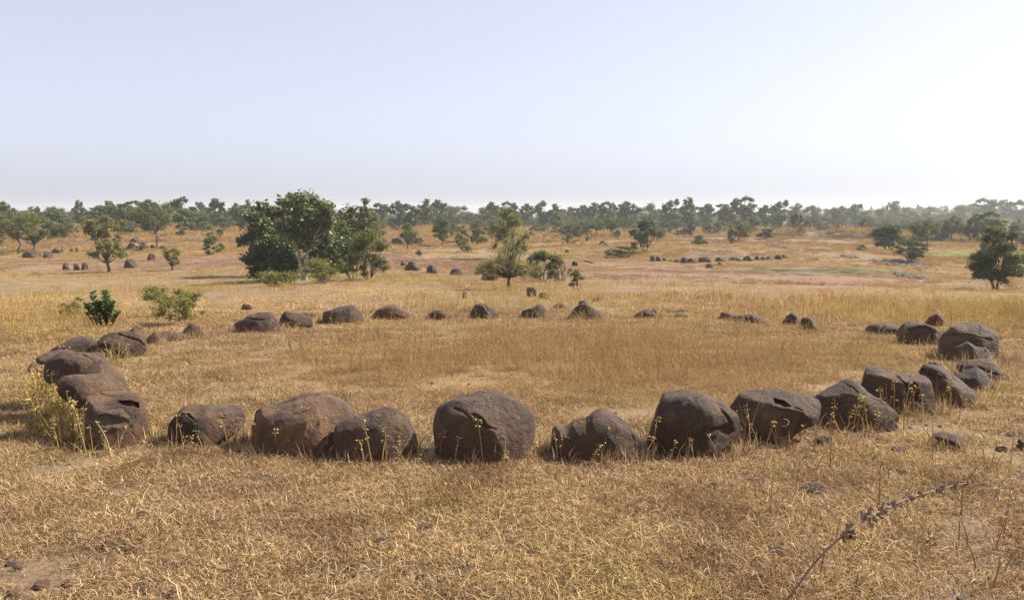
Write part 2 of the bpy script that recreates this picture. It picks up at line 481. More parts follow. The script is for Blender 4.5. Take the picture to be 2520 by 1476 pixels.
    if dents or cracks or fresh or notches:
        n = vertex_normals(L, F)
        Wn = n[:, :1] * er + n[:, 1:2] * ev + n[:, 2:] * eu
        view = Wd - EYE; view /= np.linalg.norm(view, axis=1, keepdims=True)
        front = np.clip(-(Wn * view).sum(1) * 3, 0, 1)
        pp = project(Wd)
        wob = nz(Ln, 6, seed + 21) * .25
        for (dx, dy, rx, ry, rot, dep) in dents:
            cr, sr = math.cos(R(rot)), math.sin(R(rot))
            u = ((pp[:, 0] - dx) * cr + (pp[:, 1] - dy) * sr) / rx; w = (-(pp[:, 0] - dx) * sr + (pp[:, 1] - dy) * cr) / ry
            e = np.sqrt(u * u + w * w) + wob
            k = np.clip((1.10 - e) / .42, 0, 1); k = k * k * (3 - 2 * k) * .6
            Wd = Wd + view * (k * front * dep)[:, None]
        for (pl, dep) in notches:                # angular broken-out hollows
            pl = np.array(pl, float); ins = np.zeros(len(pp), bool); dmin = np.full(len(pp), 1e9)
            for i in range(len(pl)):
                p1, p2 = pl[i], pl[(i + 1) % len(pl)]; ab = p2 - p1
                t = np.clip(((pp - p1) @ ab) / (ab @ ab), 0, 1); dmin = np.minimum(dmin, np.linalg.norm(pp - (p1 + t[:, None] * ab), axis=1))
                cr_ = ((p1[1] > pp[:, 1]) != (p2[1] > pp[:, 1])) & (pp[:, 0] < (p2[0] - p1[0]) * (pp[:, 1] - p1[1]) / (p2[1] - p1[1] + 1e-9) + p1[0])
                ins ^= cr_
            k = np.where(ins, np.clip(dmin / 4.0, 0, 1), 0)
            Wd = Wd + view * (k * front * dep)[:, None]
        for (pl, wd, dep) in cracks:
            pl = np.array(pl, float); dmin = np.full(len(pp), 1e9)
            for i in range(len(pl) - 1):
                ab = pl[i + 1] - pl[i]; t = np.clip(((pp - pl[i]) @ ab) / (ab @ ab), 0, 1)
                dmin = np.minimum(dmin, np.linalg.norm(pp - (pl[i] + t[:, None] * ab), axis=1))
            dmin = dmin + wob * wd
            k = np.clip(1 - dmin / (wd * .62), 0, 1)
            Wd = Wd - Wn * (k * front * dep * .7)[:, None]
            ck_a = np.maximum(ck_a, np.clip(k * 1.6 - .3, 0, 1) * front)
        for (fx, fy, rx, ry, rot) in fresh:
            cr, sr = math.cos(R(rot)), math.sin(R(rot))
            u = ((pp[:, 0] - fx) * cr + (pp[:, 1] - fy) * sr) / rx; w = (-(pp[:, 0] - fx) * sr + (pp[:, 1] - fy) * cr) / ry
            e = np.sqrt(u * u + w * w) + wob * 1.4
            fr_a = np.maximum(fr_a, np.clip((1.1 - e) / .3, 0, 1) * front)
        if fresh:                      # splintered steps on the broken faces
            st_ = np.round(nz(Ln * np.array([1, 1, 2.2]), 4.5, seed + 31) * 3.2) / 3.2 * .020 + nz(Ln, 16, seed + 33) * .008
            Wd = Wd + Wn * (fr_a * st_ * size)[:, None]
    org = np.array([gx, gy, zg])
    me = mesh_np(name, Wd - org, F, M_rock, smooth=True)
    at = me.attributes.new('hgt', 'FLOAT', 'POINT'); at.data.foreach_set('value', ((Wd[:, 2] - zg) / max(Wd[:, 2].max() - zg, .01)).astype(np.float32))
    at = me.attributes.new('fresh', 'FLOAT', 'POINT'); at.data.foreach_set('value', fr_a.astype(np.float32))
    at = me.attributes.new('crack_shade', 'FLOAT', 'POINT'); at.data.foreach_set('value', ck_a.astype(np.float32))  # mask for the shade painted into the cracks
    o = link(bpy.data.objects.new(name, me)); o.location = org
    o.color = (*tint, 1)
    tag(o, label, cat, group)
    FOOT.append((gx, gy, w_m * .5, T, az))
    return o, Wd, F

GL = 'boulders of the stone circle'
GREY = (.95, .87, .80); BROWN = (1.08, .98, .90); DARK = (.80, .74, .72); RED = (1.15, .88, .74); WARM = (1.22, 1.10, .96)

# --- near row, from the left cluster to the right curve
boulder('broken front boulder of the packed cluster at the far left, with a grey ledged face',
        [(198,1049),(200,1010),(206,981),(246,963),(300,966),(339,973),(353,998),(369,1038),(356,1060),(319,1089),(254,1101),(209,1080)], 1.25,
        cuts=[(-.15,-1,.25,.66),(.9,-.5,.2,.72),(0,-.15,1,.8)], notches=[([(286,986),(318,984),(342,990),(344,1004),(326,1006),(300,998)],.07),([(206,1000),(216,985),(228,1000),(230,1020),(212,1018)],.04)], dents=[(262,1034,52,14,6,.035)],
        cracks=[([(245,966),(262,972),(300,975)],5,.02),([(330,1010),(336,1035),(322,1052)],5,.02)], fresh=[(262,1030,60,30,6)], seed=1, sub=6, tint=WARM)
boulder('small pointed stone wedged right behind the broken grey-faced boulder',
        [(208,995),(209,973),(250,950),(281,935),(310,947),(334,970),(340,1000),(270,1010)], .8, cuts=[(-.5,-1,.5,.7),(.6,-.6,.6,.75)], seed=2, sub=5, tint=GREY, dist=None)
boulder('smooth tan boulder of the left cluster with a pale vertical streak',
        [(139,945),(150,932),(170,926),(247,919),(276,933),(290,950),(264,970),(225,990),(191,1000),(168,985),(150,965)], 1.1, cuts=[(-.4,-1,.3,.75),(.1,-.3,1,.8)],
        fresh=[(262,935,7,16,0)], seed=3, sub=5, tint=WARM, dist=7.55)
boulder('wide domed boulder of the left cluster with an open crack along its top',
        [(102,911),(112,895),(128,882),(157,871),(208,868),(256,871),(265,891),(236,920),(185,945),(146,945),(112,935)], 1.1, cuts=[(-.6,-1,.2,.8)],
        cracks=[([(205,872),(222,880),(234,893)],4,.035)], seed=4, sub=6, tint=BROWN, dist=8.25)
boulder('sloping humped boulder of the left cluster facing into the circle',
        [(186,935),(205,915),(225,897),(250,889),(279,902),(304,925),(318,942),(310,965),(264,970),(215,960)], 1.1, cuts=[(.8,-.4,.7,.75)], seed=5, sub=5, tint=WARM, dist=7.95)
boulder('flat pale slab stone lying at the outer back of the left cluster',
        [(88,885),(105,873),(151,864),(196,867),(205,885),(160,895),(99,893)], 1.2, cuts=[(-.1,-.3,1,.55)], seed=6, sub=4, tint=WARM, dist=8.9)
boulder('little rounded stone half hidden in weeds outside the left cluster',
        [(69,903),(82,890),(100,890),(106,914),(92,922),(70,916)], .9, seed=7, sub=4, tint=WARM)
boulder('low rounded boulder rising behind the left cluster',
        [(119,868),(147,849),(177,835),(202,829),(230,832),(253,849),(260,868),(208,880),(150,878)], .9, cuts=[(-.8,-.6,.4,.8)], cracks=[([(178,846),(205,842),(240,848)],3,.015)], seed=8, sub=5, tint=WARM)
boulder('layered boulder with long dark splits along its upper edge, left side of circle',
        [(236,840),(249,824),(270,818),(292,818),(327,819),(357,834),(364,851),(351,871),(309,876),(259,868)], .85, cuts=[(-.2,-1,.3,.75)],
        cracks=[([(290,820),(320,830),(345,838),(356,850)],4,.04),([(250,850),(270,858),(285,850)],5,.04)], dents=[(262,856,20,10,10,.05)], seed=9, sub=6, tint=BROWN)
boulder('small pale pointed stone peeking over the layered boulder',
        [(314,822),(325,810),(335,803),(349,806),(362,820),(364,835),(318,835)], .9, cuts=[(.6,-1,.4,.75)], seed=10, sub=4, tint=WARM, dist=13.2)
boulder('pale square stone touching the right end of the layered boulder',
        [(360,834),(380,816),(394,822),(404,840),(399,852),(366,851)], .9, cuts=[(.2,-1,.2,.7),(.8,-.3,.6,.7)], seed=11, sub=4, tint=WARM)
boulder('low long stone between the pale square stone and the dark pyramid stone',
        [(387,828),(395,819),(418,816),(452,819),(470,828),(478,840),(395,841)], .8, cuts=[(.1,-.5,1,.7)], cracks=[([(412,818),(416,830)],2.5,.02)], seed=12, sub=4, tint=WARM)
boulder('dark pyramid shaped stone under the feathery olive shrub',
        [(449,818),(460,804),(469,795),(480,799),(491,806),(496,820),(475,826)], .9, cuts=[(-.8,-1,.5,.6),(.8,-.7,.6,.65)], seed=13, sub=4, tint=DARK)

# --- far row
boulder('double lobed boulder starting the far row beyond the circle gap',
        [(573,806),(580,795),(604,782),(618,774),(640,768),(665,769),(683,789),(687,808),(680,815),(646,816),(595,821),(577,817)], .9, cuts=[(-.7,-1,.2,.75),(.5,-1,.3,.8)],
        cracks=[([(604,782),(640,787),(668,784)],4,.04)], seed=14, sub=5, tint=DARK)
boulder('wedge boulder with a blunt upright left end in the far row',
        [(687,776),(694,766),(710,767),(750,775),(771,792),(768,803),(722,801),(694,809),(687,798)], .8, cuts=[(-.9,-.5,.1,.8),(.4,-1,.5,.75)], seed=15, sub=5, tint=DARK)
boulder('flat little stone just behind the wedge boulder of the far row',
        [(737,776),(745,769),(775,769),(783,776),(770,785),(742,784)], .9, seed=16, sub=4, tint=DARK, dist=15.6)
boulder('big angular block with slanting ridges in the far row',
        [(791,775),(801,768),(838,756),(871,752),(889,762),(897,789),(889,796),(859,795),(798,797)], .85, cuts=[(-.2,-1,.35,.7),(.9,-.6,.3,.7),(-.9,-.5,0,.85)], seed=17, sub=5, tint=DARK, rough=.7)
boulder('smooth brown dome boulder in the far row',
        [(913,782),(926,765),(950,750),(971,749),(995,759),(1013,780),(965,788),(916,789)], .9, cuts=[(-.7,-.8,.3,.8)], seed=18, sub=5, tint=RED)
boulder('low flat brown stone in the gap of the far row',
        [(1048,779),(1066,765),(1086,761),(1105,766),(1117,780),(1085,786)], .9, seed=19, sub=4, tint=RED)
boulder('steep sided hump shaped boulder in the far row centre',
        [(1148,785),(1160,766),(1171,750),(1195,749),(1217,761),(1233,778),(1231,785),(1187,787)], .9, cuts=[(-.6,-1,.5,.75),(.5,-.6,.8,.8)], cracks=[([(1196,750),(1200,766)],2.5,.02)], seed=20, sub=5, tint=DARK)
boulder('two peaked leaning boulder right of the central hump',
        [(1277,783),(1285,765),(1316,755),(1328,747),(1340,755),(1350,774),(1334,782),(1283,785)], .8, cuts=[(.8,-.8,.2,.7),(-.5,-1,.4,.75)], seed=21, sub=5, tint=DARK)
boulder('small block stone behind the two peaked boulder',
        [(1365,755),(1369,747),(1385,745),(1390,754),(1376,759)], .9, seed=22, sub=4, tint=DARK)
boulder('jagged pyramid stone with green weeds at its foot in the far row',
        [(1402,770),(1418,756),(1430,747),(1441,747),(1467,763),(1494,780),(1450,785),(1408,783)], .7, cuts=[(-.6,-1,.4,.6),(.6,-1,.5,.65)], cracks=[([(1436,748),(1438,765),(1444,778)],4,.05)], seed=23, sub=5, tint=DARK)
boulder('small round stone perched behind the jagged pyramid stone',
        [(1422,747),(1428,740),(1440,739),(1447,748),(1435,755)], .9, seed=24, sub=3, tint=GREY, dist=16.2)
boulder('low sloping dark boulder right of the jagged pyramid stone',
        [(1550,782),(1577,766),(1595,761),(1610,768),(1617,782),(1585,785)], .8, cuts=[(-.6,-.7,.8,.7)], seed=25, sub=4, tint=DARK)
boulder('small reddish stone peeking behind the low sloping boulder',
        [(1602,765),(1608,759),(1616,761),(1620,770),(1612,775)], .9, seed=26, sub=3, tint=RED, dist=15.9)
boulder('thumb sized dark stone in grass after the low sloping boulder', [(1641,768),(1646,762),(1651,769),(1646,772)], .9, seed=27, sub=3, tint=DARK)
boulder('flat grey stone in grass, upper of the low scattered pair', [(1658,766),(1675,760),(1691,763),(1690,769),(1668,771)], .9, seed=28, sub=3, tint=GREY)
boulder('flat grey stone in grass, lower of the low scattered pair', [(1653,779),(1668,772),(1688,772),(1700,777),(1675,783)], .9, seed=29, sub=3, tint=GREY)
boulder('dark broken slab with a black shaded edge at the far right curve',
        [(1806,781),(1820,776),(1850,775),(1870,782),(1891,793),(1855,796),(1815,789)], .8, cuts=[(-.2,-1,-.2,.6)], seed=30, sub=4, tint=DARK)
boulder('low crumbly stone left of the dark broken slab', [(1771,782),(1776,769),(1795,770),(1808,777),(1806,786),(1785,789)], .8, seed=31, sub=4, tint=DARK, rough=1.6)
boulder('weed covered stone, left one of the pair before the right curve', [(1926,792),(1935,777),(1950,770),(1962,775),(1969,795),(1945,800)], .9, seed=32, sub=4, tint=DARK, rough=1.4)
boulder('tilted stone, right one of the pair before the right curve', [(1968,795),(1976,780),(1986,778),(2001,787),(2013,808),(1992,814)], .9, cuts=[(-.7,-1,.2,.7)], seed=33, sub=4, tint=DARK)
boulder('thin flat slab lying where the right curve begins', [(2074,802),(2096,796),(2122,795),(2128,801),(2093,806)], .9, seed=34, sub=3, tint=RED)

# --- right curve
boulder('long low smooth boulder at the back of the right curve',
        [(2127,812),(2136,801),(2157,795),(2192,796),(2217,804),(2222,818),(2200,824),(2165,821),(2131,819)], .8, cuts=[(-.6,-1,0,.75)], seed=35, sub=5, tint=GREY)
boulder('broad boulder with slab joints and undercut front, right curve',
        [(2207,820),(2216,806),(2228,797),(2242,794),(2276,797),(2303,806),(2321,819),(2318,838),(2300,847),(2260,848),(2223,849),(2211,835)], .9, cuts=[(-.1,-1,.4,.7),(-.8,-.8,.1,.8)],
        cracks=[([(2237,812),(2258,806),(2280,805)],4,.03),([(2285,806),(2291,822),(2292,838)],3.5,.03),([(2228,838),(2262,834),(2300,838)],4,.04)], seed=36, sub=6, tint=GREY)
boulder('rusty red stone standing behind the right curve',
        [(2273,796),(2290,777),(2308,769),(2321,774),(2329,787),(2322,801),(2306,806),(2285,803)], .9, cuts=[(-.2,-1,.1,.75)], seed=37, sub=4, tint=(1.5, .8, .6), rough=1.5)
boulder('largest rounded boulder of the right curve with a long flat top',
        [(2304,858),(2312,838),(2322,818),(2344,802),(2372,797),(2414,798),(2440,812),(2462,832),(2458,862),(2446,882),(2380,884),(2315,872)], .9, cuts=[(-.1,-1,0,.72),(.1,-.8,1,.75)],
        cracks=[([(2326,824),(2380,822),(2440,836)],3,.02),([(2410,800),(2412,822)],3,.02)], seed=38, sub=6, tint=GREY)
boulder('ridged angular boulder directly in front of the largest right curve boulder',
        [(2325,868),(2348,850),(2377,840),(2403,852),(2432,856),(2444,877),(2449,892),(2390,893),(2330,886)], .8, cuts=[(-.6,-1,.6,.65),(.7,-1,.4,.7)], cracks=[([(2412,852),(2436,868),(2442,878)],4,.03)], seed=39, sub=5, tint=GREY)
boulder('tilted slab boulder with overhanging lip at the outer right curve',
        [(2352,896),(2369,890),(2409,882),(2435,884),(2456,896),(2470,920),(2468,936),(2443,938),(2400,930),(2360,912)], .9, cuts=[(-.1,-.7,1,.6),(-.4,-1,-.4,.7)], cracks=[([(2408,902),(2440,918),(2468,924)],4,.04)], seed=40, sub=5, tint=GREY)
boulder('faceted wedge stone leaning under the tilted slab boulder',
        [(2346,924),(2382,909),(2411,904),(2430,920),(2449,950),(2430,960),(2405,964),(2369,950)], .8, cuts=[(-.5,-1,.4,.6),(.9,-.6,.6,.6),(-.3,-.4,1,.7)], seed=41, sub=5, tint=DARK)
boulder('long slanting boulder with a hooked upper end, right curve',
        [(2252,914),(2263,899),(2282,895),(2311,899),(2343,917),(2372,941),(2404,977),(2402,992),(2356,998),(2310,985),(2278,950)], .8, cuts=[(-.5,-1,.1,.6),(.6,-.3,1,.75)],
        dents=[(2270,915,16,8,30,.05)], cracks=[([(2262,905),(2295,924),(2325,930)],4,.03)], seed=42, sub=6, tint=GREY)
boulder('small red stone peeking over the hooked slanting boulder', [(2280,897),(2290,890),(2305,889),(2314,898),(2298,903)], .9, seed=43, sub=4, tint=RED, dist=9.9)
boulder('tall blocky dark boulder with blunt left end, right curve',
        [(2116,950),(2119,918),(2130,904),(2147,899),(2186,906),(2205,915),(2250,919),(2285,928),(2296,954),(2301,985),(2275,1016),(2210,1010),(2135,995)], .85, cuts=[(-.5,-1,.1,.6),(.5,-1,.2,.72),(0,-.2,1,.82)],
        notches=[([(2222,944),(2250,938),(2262,950),(2258,985),(2236,990)],.05)], cracks=[([(2200,916),(2225,940),(2240,960)],4,.03)], seed=44, sub=6, tint=GREY)
boulder('ridge backed boulder with a lit right slope and dark front, right of marked boulder',
        [(1996,986),(2020,967),(2041,953),(2073,935),(2088,934),(2110,940),(2136,970),(2147,979),(2172,990),(2203,1017),(2212,1028),(2209,1058),(2160,1064),(2041,1060),(2008,1036)], .85,
        cuts=[(-.25,-1,.05,.55),(.75,-1,.25,.62),(-.3,-.5,1,.72)], cracks=[([(2080,945),(2098,952),(2112,966)],3,.02),([(2030,1000),(2070,992),(2110,988)],3,.02)], seed=45, sub=6, tint=GREY)
marked, mW, mF = boulder('flat topped dark boulder with a small white painted ring on its face',
        [(1791,1006),(1802,988),(1827,959),(1840,954),(1868,953),(1901,957),(1945,965),(1986,978),(2011,992),(2017,1001),(2006,1034),(1969,1050),(1948,1068),(1923,1086),(1901,1090),(1868,1080),(1846,1062),(1815,1035)], .95,
        cuts=[(-.05,-1,-.12,.58),(0,-.25,1,.70),(-.9,-.5,.1,.75)], notches=[([(1903,978),(1912,981),(1930,985),(1948,1000),(1934,1002),(1918,1001),(1904,995)],.07)], cracks=[([(1905,982),(1910,1005)],3,.02),([(1956,1000),(1976,1010),(1970,1030)],4,.03)], fresh=[(1925,1004,26,9,14)], seed=46, sub=6, tint=(.84,.77,.72))
boulder('big egg shaped dark boulder with cracked right end, left of marked boulder',
        [(1586,1082),(1592,1043),(1602,1015),(1614,993),(1632,973),(1652,964),(1680,961),(1738,976),(1776,998),(1811,1024),(1816,1059),(1795,1098),(1765,1120),(1718,1125),(1691,1122),(1621,1102)], .95,
        cuts=[(-.35,-1,.05,.72),(.75,-1,-.05,.72)], cracks=[([(1720,1005),(1716,990),(1708,982)],3,.015),([(1775,1005),(1790,1025),(1800,1045)],5,.03),([(1730,1060),(1768,1056),(1800,1040)],5,.03)],
        notches=[([(1768,1050),(1800,1046),(1806,1060),(1792,1072),(1772,1066)],.03)], seed=47, sub=6, tint=(.86,.79,.74))
boulder('low saddle shaped boulder with a blunt snout, between two big egg shaped boulders',
        [(1354,1066),(1360,1057),(1390,1053),(1411,1039),(1443,1032),(1463,1017),(1481,1010),(1503,1017),(1539,1032),(1561,1059),(1573,1084),(1576,1106),(1534,1121),(1456,1131),(1400,1134),(1375,1130),(1355,1100)], .95,
        cuts=[(-.95,-.4,0,.88),(.2,-1,.15,.74)], cracks=[([(1553,1062),(1565,1085),(1563,1098)],4,.03)], seed=48, sub=6, tint=BROWN)
boulder('largest round boulder at front centre with a pale flaked patch on top',
        [(1062,1052),(1068,1035),(1076,1017),(1094,999),(1114,984),(1144,971),(1179,965),(1212,968),(1245,976),(1280,996),(1303,1017),(1316,1044),(1319,1074),(1308,1100),(1267,1120),(1230,1134),(1179,1130),(1117,1122),(1071,1106)], .95,
        cuts=[(-.5,-1,.05,.78),(.0,-.55,1,.86)], notches=[([(1158,1018),(1172,1014),(1190,1030),(1200,1048),(1222,1054),(1196,1056),(1176,1044),(1166,1034)],.022)], cracks=[([(1118,1004),(1140,1012),(1160,1030)],5,.02),([(1182,1024),(1195,1048),(1222,1055)],5,.025)],
        fresh=[(1200,1002,34,30,35),(1150,980,30,10,-12)], seed=49, sub=6, tint=BROWN)
boulder('small humped boulder with a shaded right end beside the largest front boulder',
        [(820,1082),(829,1053),(847,1040),(878,1027),(916,1017),(947,1009),(973,1013),(1001,1027),(1017,1047),(1027,1068),(1025,1092),(1014,1116),(968,1131),(890,1127),(834,1116)], .9,
        cuts=[(-.4,-1,.2,.76)], cracks=[([(985,1015),(1000,1024)],3,.015),([(900,1052),(915,1062)],4,.02)], seed=50, sub=6, tint=BROWN)
boulder('long saddle backed tan boulder with a flat chip of stone behind it',
        [(600,1052),(615,1029),(643,1009),(685,1001),(710,993),(757,982),(793,977),(826,982),(852,996),(868,1016),(866,1035),(848,1060),(826,1080),(790,1100),(723,1116),(674,1106),(633,1100),(611,1088)], 1.15,
        cuts=[(-.6,-1,.1,.75),(.9,-.7,.3,.8)], dents=[(705,1002,20,9,-15,.02),(770,1045,12,40,25,.02)], seed=51, sub=6, tint=WARM)
boulder('loaf shaped boulder with a dark notch in its top, second from left in front',
        [(408,1066),(414,1045),(420,1030),(430,1006),(440,1001),(504,1001),(561,1001),(582,1005),(594,1017),(598,1032),(586,1052),(556,1076),(530,1088),(491,1095),(440,1100),(416,1090)], .95,
        cuts=[(-.7,-1,.0,.72),(.4,-1,.1,.75),(0,-.3,1,.8)], notches=[([(457,1016),(464,1015),(479,1030),(474,1034),(462,1026)],.04)], cracks=[([(440,1018),(458,1019)],3,.02),([(492,1010),(502,1013)],3,.015),([(540,1030),(556,1028),(548,1012)],3,.02)], fresh=[(462,1030,12,7,30)], seed=52, sub=6, tint=BROWN)
boulder('flat grey chip of stone lying behind the saddle backed tan boulder', [(833,982),(838,977),(856,980),(861,986),(852,991),(836,988)], 1.2, cuts=[(0,-.4,1,.5)], seed=53, sub=4, tint=(1.3,1.35,1.45), dist=8.45)

# painted ring on the marked boulder
bvh = BVHTree.FromPolygons([Vector(v) for v in mW], [list(map(int, t)) for t in mF])
def surf(px, py, off=.003):
    d = Vector(ray(px, py)).normalized()
    hit = bvh.ray_cast(Vector(EYE), d)
    if hit[0] is None: return None
    n = hit[1] if hit[1].dot(d) < 0 else -hit[1]
    return np.array(hit[0] + n * off)
def stroke(pl, w0, w1):
    V, F = [], []
    pl = np.array(pl, float); dens = []
    for i in range(len(pl) - 1):
        for t in np.linspace(0, 1, 6, endpoint=(i == len(pl) - 2)): dens.append(pl[i] * (1 - t) + pl[i + 1] * t)
    dens = np.array(dens); tg = np.gradient(dens, axis=0); tg /= np.linalg.norm(tg, axis=1, keepdims=True) + 1e-9
    nrm = np.stack([-tg[:, 1], tg[:, 0]], 1)
    for i, (p_, n_) in enumerate(zip(dens, nrm)):
        w = w0 + (w1 - w0) * i / len(dens) + .25 * math.sin(i * 2.3)
        for s in (-1, 1):
            q_ = surf(*(p_ + n_ * s * w)); V.append(q_ if q_ is not None else (V[-1] if V else np.array(marked.location)))
        if i: k = 2 * i; F.append([k - 2, k - 1, k + 1, k])
    return V, F
V, F = [], []
for pl, a_, b_ in (([(1929, 1030), (1936, 1031), (1942, 1036), (1941, 1041), (1937, 1045)], 0.85, 1.25), ([(1936, 1046), (1931, 1049), (1926, 1048), (1924, 1045)], 0.8, .6), ([(1929, 1038), (1931, 1040)], .42, .4)):
    v_, f_ = stroke(pl, a_, b_)
    F += [[i + len(V) for i in ff] for ff in f_]; V += v_
pm_ = mesh_np('painted_mark', np.array(V) - np.array(marked.location), F, M_paint)
link(bpy.data.objects.new('painted_mark', pm_), marked)['label'] = 'small broken white ring painted on the dark face'

# --- stones lying loose outside the circle
def pebble(label, x0, x1, y0, y1, seed, tint=(1, 1, 1), cuts=(), group='loose stones on the plain', sub=4, dist=None, rough=1.2, depth=1.0, name='stone'):
    w, h = x1 - x0, y1 - y0; xm = (x0 + x1) / 2
    rs = random.Random(seed * 13 + 5)
    pts = [(x0 + rs.uniform(-.02, .06) * w, y1 - h * rs.uniform(.1, .25))]
    pk = rs.uniform(.3, .7)                       # an off-centre top, sloping shoulders, broad foot
    for t in (.08, .22, .38, .52, .66, .8, .93):
        e = 1 - abs((t - pk) / (pk if t < pk else 1 - pk)) ** rs.uniform(2.2, 6.0)
        pts.append((x0 + w * t, y1 - h * (.28 + .72 * max(e, 0) * rs.uniform(.78, 1.04))))
    pts += [(x1 + rs.uniform(-.06, .02) * w, y1 - h * rs.uniform(.1, .25)), (x1 - w * .06, y1), (xm, y1 + .02 * h), (x0 + w * .06, y1)]
    cuts = list(cuts) + [(rs.uniform(-1, 1), -rs.uniform(.2, 1), rs.uniform(-.1, .9), rs.uniform(.55, .8)) for _ in range(2)]
    return boulder(label, pts, depth, cuts=cuts, seed=seed + 100, sub=sub, tint=tint, group=group, rough=rough, dist=dist, name=name, cat='stone')

boulder('wedge shaped dark brown block lying outside the circle at the right',
        [(2292,1068),(2313,1062),(2340,1066),(2364,1071),(2375,1095),(2375,1111),(2340,1105),(2313,1086)], .8, cuts=[(-.3,-1,-.2,.5),(0,-.4,1,.6)], seed=60, sub=5, tint=(1.0,.78,.7), group='loose stones on the plain', name='stone', cat='stone')
LOOSE = [
 ('bluish grey flat stone in the grass left of the dark wedge block', 2179, 2232, 1095, 1117, (1.05,1.2,1.35)),
 ('low brown stone in front of the marked boulder on its right', 2002, 2045, 1068, 1096, (1,.95,.95)),
 ('pale soil covered stone just behind the bluish grey flat stone', 2151, 2192, 1070, 1090, (1.4,1.25,1.1)),
 ('small dark stone right of the dark wedge block near the right edge', 2445, 2480, 1093, 1110, DARK),
 ('small brown stone above the dark one near the right edge', 2478, 2504, 1061, 1073, BROWN),
 ('smallest brown stone in straw at the right edge', 2482, 2507, 1034, 1045, RED),
 ('reddish stone alone in straw outside the hooked boulder', 2470, 2496, 975, 992, RED),
 ('dark stone cut by the right picture edge', 2500, 2535, 1072, 1106, DARK),
 ('smooth grey pebble beside a pale yellowish chip in the near straw', 1218, 1262, 1340, 1368, (1.15,1.15,1.15)),
 ('pale yellowish chip of stone beside the smooth grey pebble', 1292, 1318, 1347, 1374, (3.0,2.3,1.7)),
 ('rounded dark pebble in the near straw below the marked boulder', 1888, 1930, 1340, 1370, GREY),
 ('small dark pebble under the drooping dead seed stalk', 2266, 2303, 1322, 1347, DARK),
 ('black lump of stone in straw below the saddle shaped boulder', 1492, 1521, 1174, 1193, DARK),
 ('rounded pebble with a dark underside in the left near straw', 98, 134, 1250, 1271, BROWN),
 ('pale half buried pebble right of the dark underside pebble', 330, 372, 1255, 1274, (1.5,1.3,1.2)),
 ('broad pale pebble half buried in the left near straw', 246, 290, 1324, 1352, (1.45,1.2,1.1)),
 ('upright dark pebble below the pale half buried pebble', 418, 452, 1372, 1398, GREY),
 ('bluish pebble at the bottom edge left of centre', 408, 446, 1436, 1472, (1.1,1.2,1.35)),
 ('cracked pebble pair stone near the bottom left corner', 190, 228, 1428, 1460, (1.4,1.3,1.2)),
 ('dark pebble near the bottom edge beside the bluish pebble', 336, 366, 1434, 1462, DARK),
 ('round pebble in the bottom left corner', 8, 50, 1440, 1475, (1.3,1.2,1.1)),
 ('brown pebble above the round corner pebble', 26, 58, 1378, 1404, BROWN),
 ('grey pebble right of the corner pebble', 80, 128, 1410, 1448, GREY),
 ('brown pebble left of the cracked pebble', 148, 180, 1420, 1446, RED),
 ('dark crumb of rock in the straw below the loaf shaped boulder', 228, 262, 1200, 1214, DARK),
 ('flat dark stone in the near straw, long and low below marked boulder', 1958, 2040, 1188, 1212, (.85,.8,.85)),
 ('reddish clod stone left of the long flat dark stone', 1812, 1888, 1176, 1194, (1.1,.75,.65)),
 ('greyish low stone above the long flat dark stone', 1914, 1978, 1150, 1166, GREY),
 ('small clod stone left of the reddish clod stone', 1734, 1772, 1186, 1200, (1.0,.75,.65)),
 ('dark clod beside the drooping dead seed stalk tip', 2090, 2130, 1178, 1192, RED),
 ('small brown pebble in straw below the largest front boulder', 1214, 1246, 1226, 1244, BROWN),
 ('low grey pebble left of the smooth grey pebble', 918, 962, 1318, 1342, (1.25,1.2,1.15)),
 ('flat pebble below the smooth grey pebble', 1120, 1166, 1388, 1412, (1.3,1.15,1.05)),
 ('upright small pebble between the yellowish chip and rounded dark pebble', 1430, 1450, 1396, 1420, GREY),
 ('dark clod in straw below the small humped boulder', 600, 640, 1212, 1234, (.95,.75,.68)),
 ('dark crumbling clod in the straw below the largest front boulder', 1020, 1075, 1286, 1306, (.9,.7,.62)),
 ('stone tip in straw near the right bottom, dark and low', 2500, 2540, 1165, 1185, DARK),
 ('dark pebble in straw right of the black lump', 2320, 2352, 1210, 1228, DARK),
 ('small stone in straw between wedge block and seed stalk', 2200, 2236, 1150, 1164, GREY)]
for i, (lb, x0, x1, y0, y1, tn) in enumerate(LOOSE):
    tn = tuple(.5 * t_ + .5 * u_ for t_, u_ in zip(tn, (1.25, 1.02, .85)))
    pebble(lb, x0, x1, y0 + (.42 if y0 > 1370 and x0 < 460 else .12) * (y1 - y0), y1, i, tn, cuts=[(.2, -1, .3, .8)] if i % 2 else [(0, -.3, 1, .7)])

